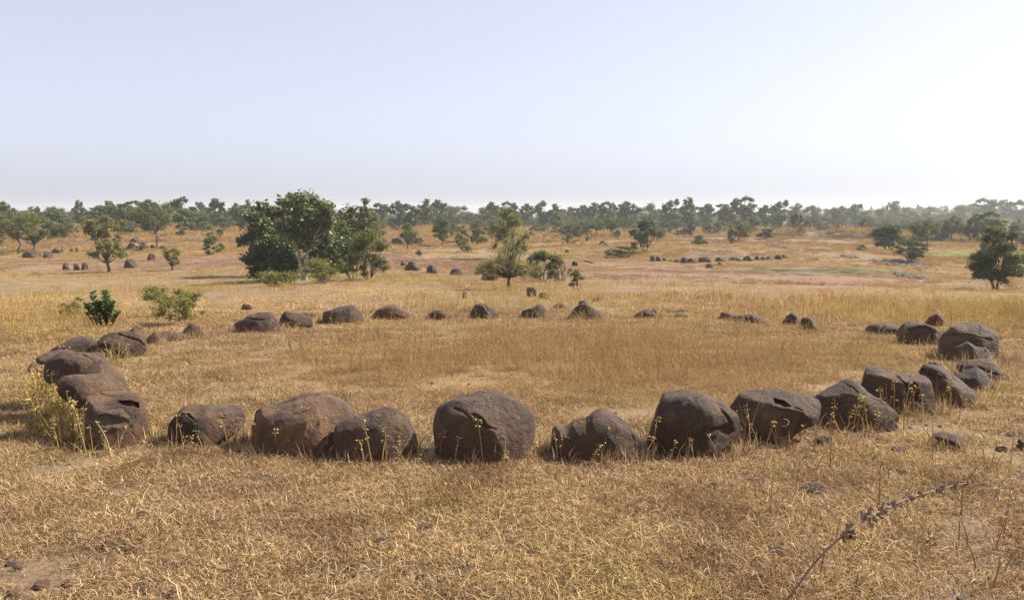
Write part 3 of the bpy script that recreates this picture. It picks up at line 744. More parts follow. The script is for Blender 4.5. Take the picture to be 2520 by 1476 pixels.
# --- stones of the plain beyond
FARG = 'stones scattered on the plain beyond the circle'
FARL = [
 ('leftmost of three dark boulders in a row by the yellow feathery tree', 155, 170, 645, 662), ('middle one of three dark boulders by the yellow feathery tree', 180, 196, 647, 662),
 ('rightmost of three dark boulders beside the yellow feathery tree', 200, 217, 645, 662), ('rounded boulder right of the yellow feathery tree', 305, 340, 637, 657),
 ('small upright stone right of the rounded boulder', 362, 384, 624, 640), ('long low rock under the left acacias', 55, 106, 616, 632),
 ('rock at the right end of the long low rock', 105, 132, 619, 633), ('pointed rock behind the long low rock', 124, 150, 612, 621), ('small stone left of two tiny upright ones', 150, 156, 612, 619),
 ('tiny squat stone on the pale left rise', 171, 181, 611, 618), ('tiny upright stone on the pale left rise', 186, 194, 608, 618),
 ('dark rock on the left rise behind the rounded boulder', 312, 333, 599, 609), ('dark rock at the foot of the left umbrella acacia', 370, 383, 602, 610), ('low rock right of the left umbrella acacia trunk', 391, 412, 603, 611),
 ('grey rock high on the left rise', 318, 345, 584, 595),
 ('left end boulder of the three beyond the circle', 985, 1000, 641, 652), ('long dark boulder of the three beyond the circle', 996, 1034, 643, 664),
 ('round brown boulder in the middle of the three beyond circle', 1049, 1076, 652, 671), ('round dark boulder nearest the airy acacia', 1107, 1140, 659, 675),
 ('boulder in the shade under the airy acacia', 1184, 1226, 670, 688), ('block stone in golden grass right of the airy acacia trunk', 1294, 1321, 706, 728), ('low stone beside the block stone in golden grass', 1322, 1351, 719, 733),
 ('dark low stone right of the golden grass stones', 1458, 1480, 728, 740), ('small pale stone in golden grass left of the airy acacia', 1138, 1150, 716, 731),
 ('dark rock at the mid distance outcrop, left', 936, 956, 588, 598), ('broad grey rock of the mid distance outcrop', 960, 1008, 585, 600), ('round rock of the mid distance outcrop', 1018, 1032, 585, 600), ('dark rock at the right end of the outcrop', 1030, 1046, 586, 599),
 ('small stone right of the dead grey brush', 1407, 1422, 641, 653), ('low dark stone before the far stone ring', 1736, 1755, 648, 657), ('tiny dark stone before the far stone ring', 1766, 1780, 645, 651),
 ('rock under the dense round green tree', 1550, 1575, 602, 612), ('tiny stone between airy acacia and round green tree', 1390, 1402, 614, 620),
 ('dark stone in golden grass beyond the double lobed boulder', 592, 622, 748, 760), ('low stones heap piece behind the pyramid stone', 2228, 2262, 742, 756), ('low grey stone left behind the right curve', 2190, 2216, 745, 757)]
for i, (lb, x0, x1, y0, y1) in enumerate(FARL):
    pebble(lb, x0, x1, y0, y1 + 2, 60 + i, (.74, .68, .68), cuts=[(-.6, -1, .3, .75)], group=FARG, sub=4, rough=2.4, name='boulder')
ordn = ['first', 'second', 'third', 'fourth', 'fifth', 'sixth', 'seventh', 'eighth', 'ninth', 'tenth', 'eleventh', 'twelfth', 'thirteenth', 'fourteenth', 'fifteenth', 'sixteenth', 'seventeenth', 'eighteenth', 'nineteenth', 'twentieth']
RING = [(1599,1612,626,643,1.7),(1614,1629,629,643,1.4),(1630,1640,636,642,1),(1645,1656,637,644,.9),(1660,1675,637,646,1),(1676,1693,633,648,.8),(1690,1717,633,649,.6),(1717,1750,631,647,.6),(1757,1787,632,644,.7),(1794,1827,631,643,.75),
        (1828,1856,629,642,.8),(1858,1870,630,640,.8),(1870,1884,630,640,1),(1886,1906,630,639,1.1),(1906,1924,627,638,.9),(1921,1937,624,635,.8)]
for i, (x0, x1, y0, y1, t) in enumerate(RING):
    x0, x1, y0 = x0 - 2, x1 + 2, y0 + (2, 0, -1)[i % 3]
    pebble(f'{ordn[i]} boulder from the left in the far stone ring on the right', x0, x1, y0, y1, 120 + i, (t * .8, t * .8, t * .83), cuts=[(-.5, -1, .3, .7)], group='boulders of the far stone ring', sub=3, name='boulder')

# ------------------------------------------------------------------ plants: tubes, leaves
def tube(path, r0, r1, sides=5, V=None, F=None):
    path = np.asarray(path, float); n = len(path)
    tg = np.gradient(path, axis=0); tg /= np.linalg.norm(tg, axis=1, keepdims=True) + 1e-9
    b0 = len(V)
    for i in range(n):
        up = np.array([0, 0, 1.0]) if abs(tg[i][2]) < .9 else np.array([1.0, 0, 0])
        a = np.cross(tg[i], up); a /= np.linalg.norm(a); c = np.cross(tg[i], a)
        rr = r0 + (r1 - r0) * i / (n - 1)
        for k in range(sides):
            w = 2 * math.pi * k / sides
            V.append(path[i] + rr * (math.cos(w) * a + math.sin(w) * c))
    for i in range(n - 1):
        for k in range(sides):
            k2 = (k + 1) % sides
            F.append([b0 + i * sides + k, b0 + i * sides + k2, b0 + (i + 1) * sides + k2, b0 + (i + 1) * sides + k])
    return V, F

def leaf_quads(C, size, rs, up=.35, aspect=.62, colr=None):
    """rhombic leaves with a slight fold: (N,3) centres"""
    n = len(C)
    d = rs.normal(size=(n, 3)); d /= np.linalg.norm(d, axis=1, keepdims=True)
    nn = rs.normal(size=(n, 3)); nn[:, 2] = np.abs(nn[:, 2]) + up * 2; nn /= np.linalg.norm(nn, axis=1, keepdims=True)
    d = d - (d * nn).sum(1, keepdims=True) * nn; d /= np.linalg.norm(d, axis=1, keepdims=True) + 1e-9
    s = np.cross(nn, d)
    sz = size * rs.uniform(.65, 1.35, n)[:, None]
    V = np.stack([C - d * sz, C + s * sz * aspect + nn * sz * .12, C + d * sz, C - s * sz * aspect + nn * sz * .12], 1).reshape(-1, 3)
    F = np.arange(4 * n).reshape(n, 4)
    cc = np.repeat(colr, 4, axis=0)
    return V, F, cc

def palette(rs, n, cols, jit=.18):
    cols = np.array(cols); k = rs.integers(0, len(cols), n)
    c = cols[k] * (1 + rs.uniform(-jit, jit, (n, 1)))
    return c

BUTEA = [(.098, .125, .040), (.120, .145, .048), (.074, .092, .032), (.18, .19, .085), (.16, .145, .075)]
ACACIA = [(.135, .145, .052), (.165, .165, .062), (.110, .122, .046), (.190, .180, .075)]
YELLOW = [(.215, .200, .055), (.175, .178, .052), (.26, .23, .075), (.145, .155, .048)]
DRYB = [(.17, .14, .11), (.13, .105, .085), (.20, .165, .12)]

def build_tree(H, W, kind='butea', seed=0, trunk_h=.35, blobs=None, nblob=14, leaves=2600, leaf=None, lean=0, forks=2, depthk=.9, pale=False, pal=None, trunk_r=None, flat=False):
    """returns (trunk mesh, crown mesh); origin at the foot. blobs: explicit (x, z, r) in fractions of W and H"""
    rs = np.random.default_rng(seed + 1000)
    if pal is None: pal = {'butea': BUTEA, 'acacia': ACACIA, 'yellow': YELLOW, 'dry': DRYB}[kind]
    if leaf is None: leaf = .11 if kind == 'butea' else .07
    B = []
    if blobs is not None:
        for x, z, r in blobs:
            for k in range(3):
                B.append((x * W + rs.normal() * r * W * .25, rs.uniform(-.75, .75) * max(.22, (1 - abs(x))) * W * depthk * .55, z * H + rs.normal() * r * W * .18, r * W * rs.uniform(.7, 1.05)))
    else:
        for k in range(nblob):
            a = rs.uniform(0, 2 * math.pi); t = rs.uniform(0, 1) ** .6
            if kind == 'butea':
                z = rs.uniform(trunk_h + .1, .93); env = math.sqrt(max(.05, 1 - ((z - .62) / .42) ** 2)) * .42
                rr = W * rs.uniform(.07, .14)
            elif kind in ('acacia', 'dry') and not flat:
                z = rs.uniform(trunk_h + .06, .93); env = .44 * math.sqrt(max(.06, 1 - ((z - .45) / .52) ** 2)); rr = W * rs.uniform(.08, .15)
            else:
                z = rs.uniform(trunk_h + .12, .92); env = (.30 + .18 * math.sin((z - trunk_h) / (1 - trunk_h) * math.pi * .8)); rr = W * rs.uniform(.09, .17)
            B.append((math.cos(a) * t * env * W + lean * z * W, math.sin(a) * t * env * W * depthk, z * H, rr))
        B.append((lean * W * .9, 0, H * .93, W * .12))
    V, F = [], []
    tr = trunk_r or max(.025, .028 * H)
    tops = []
    for k in range(forks):
        ox = (k - (forks - 1) / 2) * tr * 2.2
        p = [(ox * .3, 0, -.15), (ox, rs.normal() * tr * .3, trunk_h * H * .35), (ox * 1.5 + lean * W * trunk_h * .5, rs.normal() * tr, trunk_h * H * .7), (ox * 2 + lean * W * trunk_h, rs.normal() * tr, trunk_h * H)]
        tube(p, tr / math.sqrt(forks) * 1.25, tr / math.sqrt(forks) * .8, 7, V, F); tops.append(np.array(p[-1]))
    for (x, y, z, r) in B:
        t0 = tops[int(np.argmin([abs(t[0] - x) for t in tops]))]
        e = np.array([x, y, z]); mid = t0 * .5 + e * .5 + np.array([0, 0, .10 * abs(x)]) + rs.normal(size=3) * .04 * W
        q1 = t0 * .8 + mid * .2 + rs.normal(size=3) * .01 * W
        tube([t0, q1, mid, mid * .4 + e * .6 + rs.normal(size=3) * .02 * W, e], tr * .42, tr * .10, 4, V, F)
        for j in range(3):
            e2 = e + rs.normal(size=3) * r * .6
            tube([mid * .3 + e * .7, (e + e2) / 2 + rs.normal(size=3) * r * .1, e2], tr * .12, tr * .04, 3, V, F)
    tm = mesh_np('trunk', np.array(V), F, M_pale if pale else M_bark, smooth=True)
    tot = sum(b_[3] ** 2 for b_ in B)
    Cs, Cc = [], []
    for (x, y, z, r) in B:
        n = max(12, int(leaves * r * r / tot))
        u = rs.normal(size=(n, 3)); u /= np.linalg.norm(u, axis=1, keepdims=True)
        rad_ = r * (rs.uniform(0, 1, n) ** .42) * np.exp(rs.normal(0, .22, n))
        # break the ball into sprays
        m_ = max(4, int(n ** .5 * (.5 if kind == 'butea' else .8))); sp = rs.normal(size=(m_, 3)); sp /= np.linalg.norm(sp, axis=1, keepdims=True)
        pick = rs.integers(0, m_, n); u = u * (.55 if kind == 'butea' else .5) + sp[pick] * .8
        P = np.array([x, y, z]) + u * rad_[:, None] * np.array([1.05, 1.05, .95 if kind == 'butea' else .72])
        Cs.append(P); cc = palette(rs, n, pal) * rs.uniform(.82, 1.18)
        Cc.append(cc)
    P = np.concatenate(Cs); cc = np.concatenate(Cc)
    V, F, c4 = leaf_quads(P, leaf, rs, .25, .62 if kind == 'butea' else .34, cc)
    cm = mesh_np('crown', V, F, M_butea if kind == 'butea' else M_fine, c4)
    return tm, cm

def put_tree(label, tm, cm, loc, s=(1, 1, 1), rz=0, group=None, tint=(1, 1, 1), name='tree', cat='tree'):
    e = bpy.data.objects.new(name, None); e.empty_display_size = .2
    link(e); e.location = loc; e.scale = s; e.rotation_euler = (0, 0, rz)
    for nm, me in (('trunk', tm), ('crown', cm)):
        c_ = link(bpy.data.objects.new(nm, me), e); c_.color = (*tint, 1)
    tag(e, label, cat, group)
    return e

def at_base(px, py, top, width):
    """foot on the ground at a pixel -> location, height, width in metres"""
    P = ground_at(px, py); d = math.hypot(P[0], P[1])
    f_ = P[1] * math.cos(PITCH) - (P[2] - EYE[2]) * math.sin(PITCH)
    return P, (py - top) / FOC * f_, width / FOC * f_
def at_dist(px, dist, top, width):
    az = math.atan2(px - PW / 2, FOC); x, y = dist * math.sin(az), dist * math.cos(az)
    z = hz(x, y); P = np.array([x, y, z])
    base = project(P)[0][1]
    f_ = y * math.cos(PITCH) - (z - EYE[2]) * math.sin(PITCH)
    return P, max(.8, (base - top) / FOC * f_), width / FOC * f_

# ---- the big clump behind the circle, left of centre
P, H, W = at_base(748, 690, 484, 175)
tm, cm = build_tree(H, W, 'butea', 11, .36, leaves=8000, leaf=.09, forks=2, pale=True, trunk_r=.10,
    blobs=[(-.30, .84, .12), (-.16, .93, .12), (.0, .94, .13), (.14, .95, .11), (.27, .87, .12), (.38, .80, .11), (-.38, .80, .09), (-.12, .76, .15), (.10, .74, .17), (.30, .66, .15), (-.05, .60, .15), (.16, .52, .15), (.33, .50, .10), (.08, .42, .10), (-.22, .66, .10)])
put_tree('tall dark leafy tree with a pale forked trunk in the big clump', tm, cm, P, group='trees of the big clump')
P, H, W = at_base(640, 684, 505, 150); P = P + np.array([0, 1.2, 0]); 
tm, cm = build_tree(H, W, 'butea', 12, .25, leaves=9500, leaf=.095, forks=1,
    blobs=[(-.12, .95, .10), (.05, .93, .10), (.16, .86, .10), (-.16, .82, .10), (.05, .76, .16), (.2, .70, .15), (-.15, .62, .16), (.1, .56, .18), (-.33, .52, .11), (-.42, .47, .07), (-.22, .46, .12), (.25, .5, .15), (.0, .40, .15)])
put_tree('broad leafy tree leaning left at the left side of the big clump', tm, cm, P, group='trees of the big clump')
P, H, W = at_base(672, 690, 590, 150)
tm, cm = build_tree(H, W, 'butea', 13, .10, leaves=10000, leaf=.085, forks=3, pal=[(.07, .095, .034), (.085, .11, .038), (.055, .07, .028), (.11, .13, .05)],
    blobs=[(-.2, .8, .16), (.05, .85, .18), (.25, .75, .16), (-.33, .5, .14), (-.1, .5, .2), (.15, .5, .2), (.36, .45, .13), (-.25, .22, .15), (.05, .22, .18), (.3, .2, .14)])
put_tree('dense dark green bush low at the left of the pale forked trunk', tm, cm, P, group='trees of the big clump', name='bush', cat='bush')
P, H, W = at_base(842, 672, 493, 150); P = P + np.array([0, 2.5, 0])
tm, cm = build_tree(H, W, 'butea', 14, .2, leaves=9000, leaf=.09, forks=2,
    blobs=[(.28, .97, .06), (.26, .88, .08), (.05, .84, .12), (.2, .78, .13), (.36, .74, .12), (-.15, .78, .13), (-.3, .66, .14), (-.05, .62, .18), (.2, .56, .18), (.4, .54, .12), (-.3, .44, .16), (0, .38, .2), (.28, .34, .16), (-.15, .22, .18), (.12, .18, .16)])
put_tree('dark spreading tree filling the right half of the big clump', tm, cm, P, group='trees of the big clump')
P, H, W = at_base(795, 682, 545, 150); P = P + np.array([0, .8, 0])
tm, cm = build_tree(H, W, 'butea', 19, .08, leaves=8500, leaf=.08, forks=3, pal=[(.07, .09, .03), (.09, .11, .036), (.055, .068, .026), (.13, .14, .06)],
    blobs=[(-.2, .85, .15), (.05, .9, .15), (.28, .82, .14), (-.33, .62, .15), (-.08, .62, .2), (.18, .6, .2), (.38, .56, .14), (-.3, .32, .17), (-.02, .34, .2), (.25, .3, .19), (.0, .14, .16), (.42, .3, .12)])
put_tree('dark undergrowth bush filling the big clump right of the pale trunk', tm, cm, P, group='trees of the big clump', name='bush', cat='bush')
P, H, W = at_base(905, 690, 565, 125)
tm, cm = build_tree(H, W, 'acacia', 15, .06, leaves=8500, leaf=.055, forks=3, lean=.05, nblob=30, trunk_r=.03)
put_tree('feathery grey green shrub at the right foot of the big clump', tm, cm, P, group='trees of the big clump', name='shrub', cat='shrub')
P, H, W = at_base(800, 697, 640, 120)
tm, cm = build_tree(H, W, 'yellow', 16, .1, leaves=3000, leaf=.05, forks=3, nblob=14)
put_tree('low yellow green shrub in front of the big clump, right of the pale trunk', tm, cm, P, group='shrubs at the foot of the big clump', name='shrub', cat='shrub')
P, H, W = at_base(668, 705, 672, 130)
tm, cm = build_tree(H, W, 'yellow', 17, .1, leaves=2600, leaf=.05, forks=3, nblob=14)
put_tree('low yellow green shrub in front of the big clump, left of the pale trunk', tm, cm, P, group='shrubs at the foot of the big clump', name='shrub', cat='shrub')
P, H, W = at_base(868, 690, 628, 80)
tm, cm = build_tree(H, W, 'yellow', 18, .1, leaves=2600, leaf=.05, forks=3, nblob=12)
put_tree('olive shrub low at the right of the big clump by the golden grass', tm, cm, P, group='shrubs at the foot of the big clump', name='shrub', cat='shrub')

# ---- airy acacia behind the far row and its neighbours
P, H, W = at_base(1252, 714, 566, 175)
tm, cm = build_tree(H, W, 'acacia', 21, .22, leaves=4800, leaf=.036, pal=[(.20, .20, .08), (.24, .225, .095), (.165, .17, .065)], forks=1, trunk_r=.052,
    blobs=[(-.38, .30, .10), (.36, .28, .10), (-.28, .40, .14), (.0, .34, .14), (-.35, .42, .11), (-.2, .52, .13), (-.05, .45, .14), (.12, .42, .14), (.3, .40, .13), (.42, .36, .08), (-.42, .36, .08), (-.1, .64, .11), (.1, .62, .10), (-.02, .78, .09), (.14, .86, .07), (-.2, .30, .10), (.2, .28, .10), (.06, .97, .07), (.25, .95, .05)])
put_tree('airy olive acacia with bare upper twigs right behind the far row of boulders', tm, cm, P, group='acacias on the plain')
P, H, W = at_base(1338, 692, 619, 95)
tm, cm = build_tree(H, W, 'acacia', 22, .1, leaves=6000, leaf=.07, forks=3, nblob=16, pal=[(.13, .145, .055), (.16, .17, .065), (.11, .12, .048)])
put_tree('green feathery bush touching the airy acacia on its right', tm, cm, P, group='bushes beside the airy acacia', name='bush', cat='bush')
P, H, W = at_base(1378, 700, 644, 72)
tm, cm = build_tree(H, W, 'dry', 23, .12, leaves=800, leaf=.045, forks=4, nblob=22)
put_tree('leafless grey thorny brush right of the green feathery bush', tm, cm, P, group='bushes beside the airy acacia', name='bush', cat='bush')
P, H, W = at_base(1420, 714, 664, 46)
tm, cm = build_tree(H, W, 'yellow', 24, .12, leaves=1500, leaf=.045, forks=3, nblob=10)
put_tree('thin olive shrub at the right end beside the grey thorny brush', tm, cm, P, group='bushes beside the airy acacia', name='shrub', cat='shrub')

# ---- right edge tree
P, H, W = at_base(2449, 713, 561, 135)
tm, cm = build_tree(H, W, 'acacia', 31, .14, leaves=11000, leaf=.07, forks=2, trunk_r=.07, pal=[(.085, .10, .035), (.10, .115, .04), (.068, .08, .03), (.13, .13, .05)],
    blobs=[(.05, .93, .12), (.15, .85, .14), (-.05, .80, .13), (.0, .68, .16), (.18, .66, .14), (-.12, .58, .14), (-.28, .50, .13), (.05, .50, .18), (.28, .46, .13), (-.33, .36, .12), (-.1, .34, .18), (.15, .36, .18), (.42, .36, .12), (-.28, .24, .12), (.0, .22, .14), (.35, .26, .12)])
put_tree('layered bushy dark tree cut by the right picture edge', tm, cm, P, group='acacias on the plain')

# ---- prototypes shared by the trees further off
PROTO = {}
for k in range(6): PROTO['butea', k] = build_tree(5, 3.4, 'butea', 40 + k, .14, nblob=24 + k, leaves=3200, leaf=.18, forks=1 + k % 2, depthk=1)
for k in range(6): PROTO['acacia', k] = build_tree(4, 4.6, 'acacia', 50 + k, .18, nblob=28, leaves=4200, leaf=.15, forks=1 + k % 2, depthk=1)
for k in range(3): PROTO['umbrella', k] = build_tree(4, 5.2, 'acacia', 60 + k, .36, nblob=22, leaves=3400, leaf=.15, forks=1 + k % 2, depthk=1, lean=.08 - .08 * k, flat=True)
for k in range(3): PROTO['yellow', k] = build_tree(4, 3, 'yellow', 70 + k, .15, nblob=22, leaves=3600, leaf=.13, forks=1, depthk=1)
for k in range(4): PROTO['round', k] = build_tree(3, 3.6, 'acacia', 80 + k, .14, nblob=24, leaves=4200, leaf=.14, forks=3, depthk=1, pal=[(.105, .125, .042), (.125, .14, .05), (.085, .10, .036), (.15, .155, .058)])
PSIZE = {'butea': (5, 3.4), 'acacia': (4, 4.6), 'umbrella': (4, 5.2), 'yellow': (4, 3), 'round': (3, 3.6)}
pcount = {}
def far_tree(label, kind, PHW, group, tint=(1, 1, 1), name='tree', cat='tree', wide=1.0):
    P, H, W = PHW
    k = pcount.get(kind, 0); pcount[kind] = k + 1
    n = sum(1 for key in PROTO if key[0] == kind)
    tm, cm = PROTO[kind, k % n]
    h0, w0 = PSIZE[kind]
    sx = W / w0 * 1.08 * wide
    rs = random.Random(k * 7 + len(label))
    j = rs.uniform(.9, 1.1)
    put_tree(label, tm, cm, P, (sx, sx, H / h0), rs.uniform(0, 6.28), group, tuple(t * j for t in tint), name, cat)

MG = 'trees standing out on the plain'
MID = [  # label, kind, base x, base y, top y, width, tint
 ('thin trunked acacia at the far left edge of the plain', 'umbrella', 46, 627, 524, 105, (1, 1, 1)),
 ('thick trunked acacia with low side branch, second from the left edge', 'acacia', 84, 620, 524, 100, (.95, 1, 1)),
 ('tall yellow green feathery tree on the left plain', 'yellow', 268, 670, 530, 88, (1, 1, 1)),
 ('umbrella shaped acacia with a clear pale trunk on the left rise', 'umbrella', 387, 612, 506, 100, (.85, .95, .95)),
 ('small yellow green feathery sapling right of the tall yellow tree', 'yellow', 424, 665, 611, 52, (1.1, 1.05, 1)),
 ('low round bush between the left acacias and the yellow tree', 'round', 155, 588, 549, 74, (1, 1, 1)),
 ('small feathery tree right behind the big clump', 'acacia', 928, 588, 538, 52, (1, 1.05, 1)),
 ('small green tree on a dark stem before the mid distance outcrop', 'round', 1003, 614, 551, 42, (1, 1.1, 1)),
 ('round headed little tree with a fallen branch at its foot', 'acacia', 1087, 606, 536, 54, (.85, 1, 1)),
 ('pale green bush right of the little tree with fallen branch', 'round', 1138, 608, 566, 34, (1.2, 1.25, 1)),
 ('rounded green bush touching the pale green one', 'round', 1174, 605, 562, 50, (1, 1.12, .9)),
 ('tall olive tree directly behind the airy acacia', 'acacia', 1254, 640, 514, 92, (1.3, 1.25, 1.0)),
 ('small thin acacia right of the airy acacia, first of two', 'acacia', 1410, 586, 548, 36, (1, 1, 1)),
 ('small thin acacia right of the airy acacia, second of two', 'round', 1424, 588, 556, 34, (1, 1.05, 1)),
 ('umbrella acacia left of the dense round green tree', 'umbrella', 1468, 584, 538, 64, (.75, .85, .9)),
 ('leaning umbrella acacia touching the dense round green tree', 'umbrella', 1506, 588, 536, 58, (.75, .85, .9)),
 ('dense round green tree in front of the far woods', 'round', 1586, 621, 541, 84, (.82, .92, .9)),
 ('small neat acacia left of the brown cut bank', 'acacia', 1818, 594, 541, 62, (.95, 1, 1)),
 ('low rounded bush right of the small neat acacia', 'round', 1886, 588, 563, 50, (1, 1, 1)),
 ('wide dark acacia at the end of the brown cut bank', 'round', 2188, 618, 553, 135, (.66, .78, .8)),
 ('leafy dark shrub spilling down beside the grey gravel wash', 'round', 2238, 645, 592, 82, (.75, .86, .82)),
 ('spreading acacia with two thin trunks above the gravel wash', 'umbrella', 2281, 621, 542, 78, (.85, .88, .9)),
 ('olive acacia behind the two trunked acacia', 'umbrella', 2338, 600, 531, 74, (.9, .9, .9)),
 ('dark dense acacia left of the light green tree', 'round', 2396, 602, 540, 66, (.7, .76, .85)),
 ('tall light green tree behind the right edge tree', 'butea', 2430, 606, 520, 92, (1.7, 1.75, 1.4)),
 ('olive bushy acacia on the far skyline right of centre', 'acacia', 2050, 566, 512, 72, (.95, 1, 1)),
 ('grey green bush on the left rise behind the umbrella acacia', 'round', 318, 577, 546, 52, (1.05, 1.05, 1.05)),
 ('broad grey green bush on the left rise beside the big clump', 'round', 486, 570, 526, 84, (.95, 1, 1.1)),
 ('low pale bush touching the broad grey green bush', 'round', 546, 566, 536, 66, (1.1, 1.1, 1.1)),
 ('low dark bush in front of the skyline right of the big clump', 'round', 962, 562, 537, 36, (.8, .9, 1)),
 ('tiny bush right of the tall olive tree', 'round', 1318, 573, 554, 30, (.9, 1, 1)),
 ('flat topped acacia behind the dense round green tree', 'umbrella', 1660, 566, 528, 50, (.95, .95, 1)),
 ('small bush before the skyline right of the round green tree', 'round', 1700, 562, 540, 48, (1, 1.05, 1)),
 ('green bush spilling behind the right edge tree', 'round', 2512, 604, 574, 44, (.8, .9, .9)),
 ('knee high sapling before the mid distance outcrop', 'round', 1031, 632, 616, 18, (1, 1.1, .9)),
 ('grey green thicket under the dense round green tree', 'round', 1528, 634, 606, 74, (1.25, 1.15, 1)),
 ('low olive scrub bush on the far bank', 'round', 2140, 572, 546, 60, (1, 1, 1))]
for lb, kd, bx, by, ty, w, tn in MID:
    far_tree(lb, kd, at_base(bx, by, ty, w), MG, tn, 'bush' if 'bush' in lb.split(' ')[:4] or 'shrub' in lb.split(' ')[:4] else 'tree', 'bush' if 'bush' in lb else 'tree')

# ---- skyline trees, named by their order between landmarks
SKY = [('left of the big clump', [(10,170,501,50,'butea'),(72,190,523,60,'acacia'),(128,150,527,60,'butea'),(228,180,524,70,'butea'),(262,185,510,60,'butea'),(298,175,505,50,'butea'),(340,185,500,70,'butea'),(372,175,496,60,'butea'),
                                   (418,180,505,70,'acacia'),(447,175,490,44,'butea'),(475,185,514,70,'butea'),(512,185,517,60,'acacia'),(535,172,494,46,'butea'),(560,180,522,50,'acacia'),(594,160,508,44,'butea')]),
       ('between big clump and airy acacia', [(900,190,520,60,'acacia'),(934,200,506,58,'butea'),(978,170,500,44,'butea'),(1010,172,508,48,'butea'),(1050,190,495,46,'butea'),(1078,195,497,44,'butea'),(1105,230,513,70,'acacia'),(1140,235,513,58,'acacia'),(1188,230,517,64,'acacia')]),
       ('between airy acacia and round green tree', [(1226,230,514,50,'butea'),(1250,210,502,44,'butea'),(1298,220,506,36,'butea'),(1336,205,500,36,'butea'),(1366,205,507,42,'butea'),(1402,230,516,50,'acacia'),(1434,225,510,44,'butea'),(1462,215,503,48,'butea'),(1494,210,502,44,'butea'),(1544,205,501,60,'butea')]),
       ('between round green tree and cut bank', [(1598,220,505,50,'acacia'),(1646,210,497,50,'butea'),(1696,205,491,46,'butea'),(1738,240,507,50,'butea'),(1786,220,506,56,'butea'),(1830,215,490,62,'butea'),(1880,220,510,40,'butea'),(1912,225,500,52,'butea'),(1958,260,505,48,'acacia'),(1998,260,512,46,'acacia')]),
       ('right of the cut bank, pale with haze', [(2066,290,512,46,'butea'),(2100,300,507,44,'butea'),(2132,320,522,40,'acacia'),(2168,340,519,48,'acacia'),(2194,380,499,30,'butea'),(2230,370,516,50,'acacia'),(2284,390,513,52,'acacia'),(2324,400,521,50,'acacia'),(2364,400,511,64,'acacia'),(2416,430,494,64,'butea'),(2462,430,497,64,'butea'),(2510,410,499,60,'butea')])]
LOOK = {'butea': 'dark lobed', 'acacia': 'rounded feathery'}
for where, lst in SKY:
    for i, (x, dist, ty, w, kd) in enumerate(lst):
        far_tree(f'{LOOK[kd]} skyline tree, {ordn[i]} from left {where}', kd, at_dist(x, dist * .84, ty - 5, w * 1.12), 'trees along the skyline ' + where, (1.0, 1.16, .9) if kd == 'butea' else (1.1, 1.2, .95))

# ---- broad leaved milkweed bush (round fleshy leaves) at left
def milkweed():
    rs = np.random.default_rng(77)
    P, H, W = at_base(255, 806, 724, 96)
    V, F = [], []; LV, LF, LC = [], [], []
    stems = [(-.42, .62), (-.22, .98), (.0, 1.0), (.12, .86), (.3, .72), (.46, .42), (-.1, .7), (.2, .55), (-.32, .38)]
    for sx, sh in stems:
        top = np.array([sx * W, rs.normal() * .10 * W, sh * H]); b0 = np.array([sx * .15 * W, 0, -.03])
        path = [b0 + (top - b0) * t + np.array([sx * .12 * W * math.sin(t * 3.1), 0, 0]) for t in np.linspace(0, 1, 8)]
        tube(path, .012, .006, 5, V, F)
        for j in range(1, 12):
            t = .22 + .78 * j / 11
            c0 = b0 + (top - b0) * t; a = j * 1.57 + rs.uniform(-.3, .3)
            for s in (0, math.pi):
                d = np.array([math.cos(a + s), math.sin(a + s), .55 + .4 * t]); d /= np.linalg.norm(d)
                L_ = .105 * rs.uniform(.75, 1.2); wd = L_ * .74
                side = np.cross(d, [0, 0, 1.0]); side /= np.linalg.norm(side); nn = np.cross(side, d)
                k0 = len(LV)
                prof = [(0, .18), (.25, .8), (.55, 1.0), (.82, .72), (1.0, .12)]
                for tt, ww in prof:
                    m_ = c0 + d * L_ * tt - nn * .10 * L_ * tt * tt
                    for sd in (-1, 0, 1):
                        LV.append(m_ + side * sd * wd * .5 * ww + nn * abs(sd) * .12 * L_ * ww)
                        LC.append(np.array([.055, .095, .035]) * rs.uniform(.85, 1.2) if sd else np.array([.075, .12, .05]))
                for q_ in range(len(prof) - 1):
                    for sd in range(2):
                        i0 = k0 + q_ * 3 + sd; LF.append([i0, i0 + 1, i0 + 4, i0 + 3])
    tm = mesh_np('stem', np.array(V), F, M_bark, smooth=True); cm = mesh_np('leaves', np.array(LV), LF, M_butea, np.array(LC), smooth=True)
    e = link(bpy.data.objects.new('milkweed_bush', None)); e.location = P
    for nm, me in (('stem', tm), ('leaves', cm)): link(bpy.data.objects.new(nm, me), e)
    tag(e, 'dark green milkweed bush with round fleshy leaves behind the left boulders', 'bush')
milkweed()
P, H, W = at_base(448, 800, 712, 130)
tm, cm = build_tree(H, W, 'yellow', 91, .12, leaves=3400, leaf=.022, forks=4, nblob=22, trunk_r=.008)
put_tree('feathery olive shrub above the dark pyramid stone', tm, cm, P, group='shrubs behind the circle', name='shrub', cat='shrub')
P, H, W = at_base(385, 782, 705, 110)
tm, cm = build_tree(H, W, 'yellow', 92, .12, leaves=2000, leaf=.022, forks=4, nblob=18, trunk_r=.007)
put_tree('thin olive shrub between the milkweed bush and the feathery olive shrub', tm, cm, P, group='shrubs behind the circle', name='shrub', cat='shrub')
P, H, W = at_base(196, 786, 730, 90)
tm, cm = build_tree(H, W, 'yellow', 93, .12, leaves=1100, leaf=.022, forks=4, nblob=14, trunk_r=.006)
put_tree('thin yellowing shrub left behind the milkweed bush', tm, cm, P, group='shrubs behind the circle', name='shrub', cat='shrub')

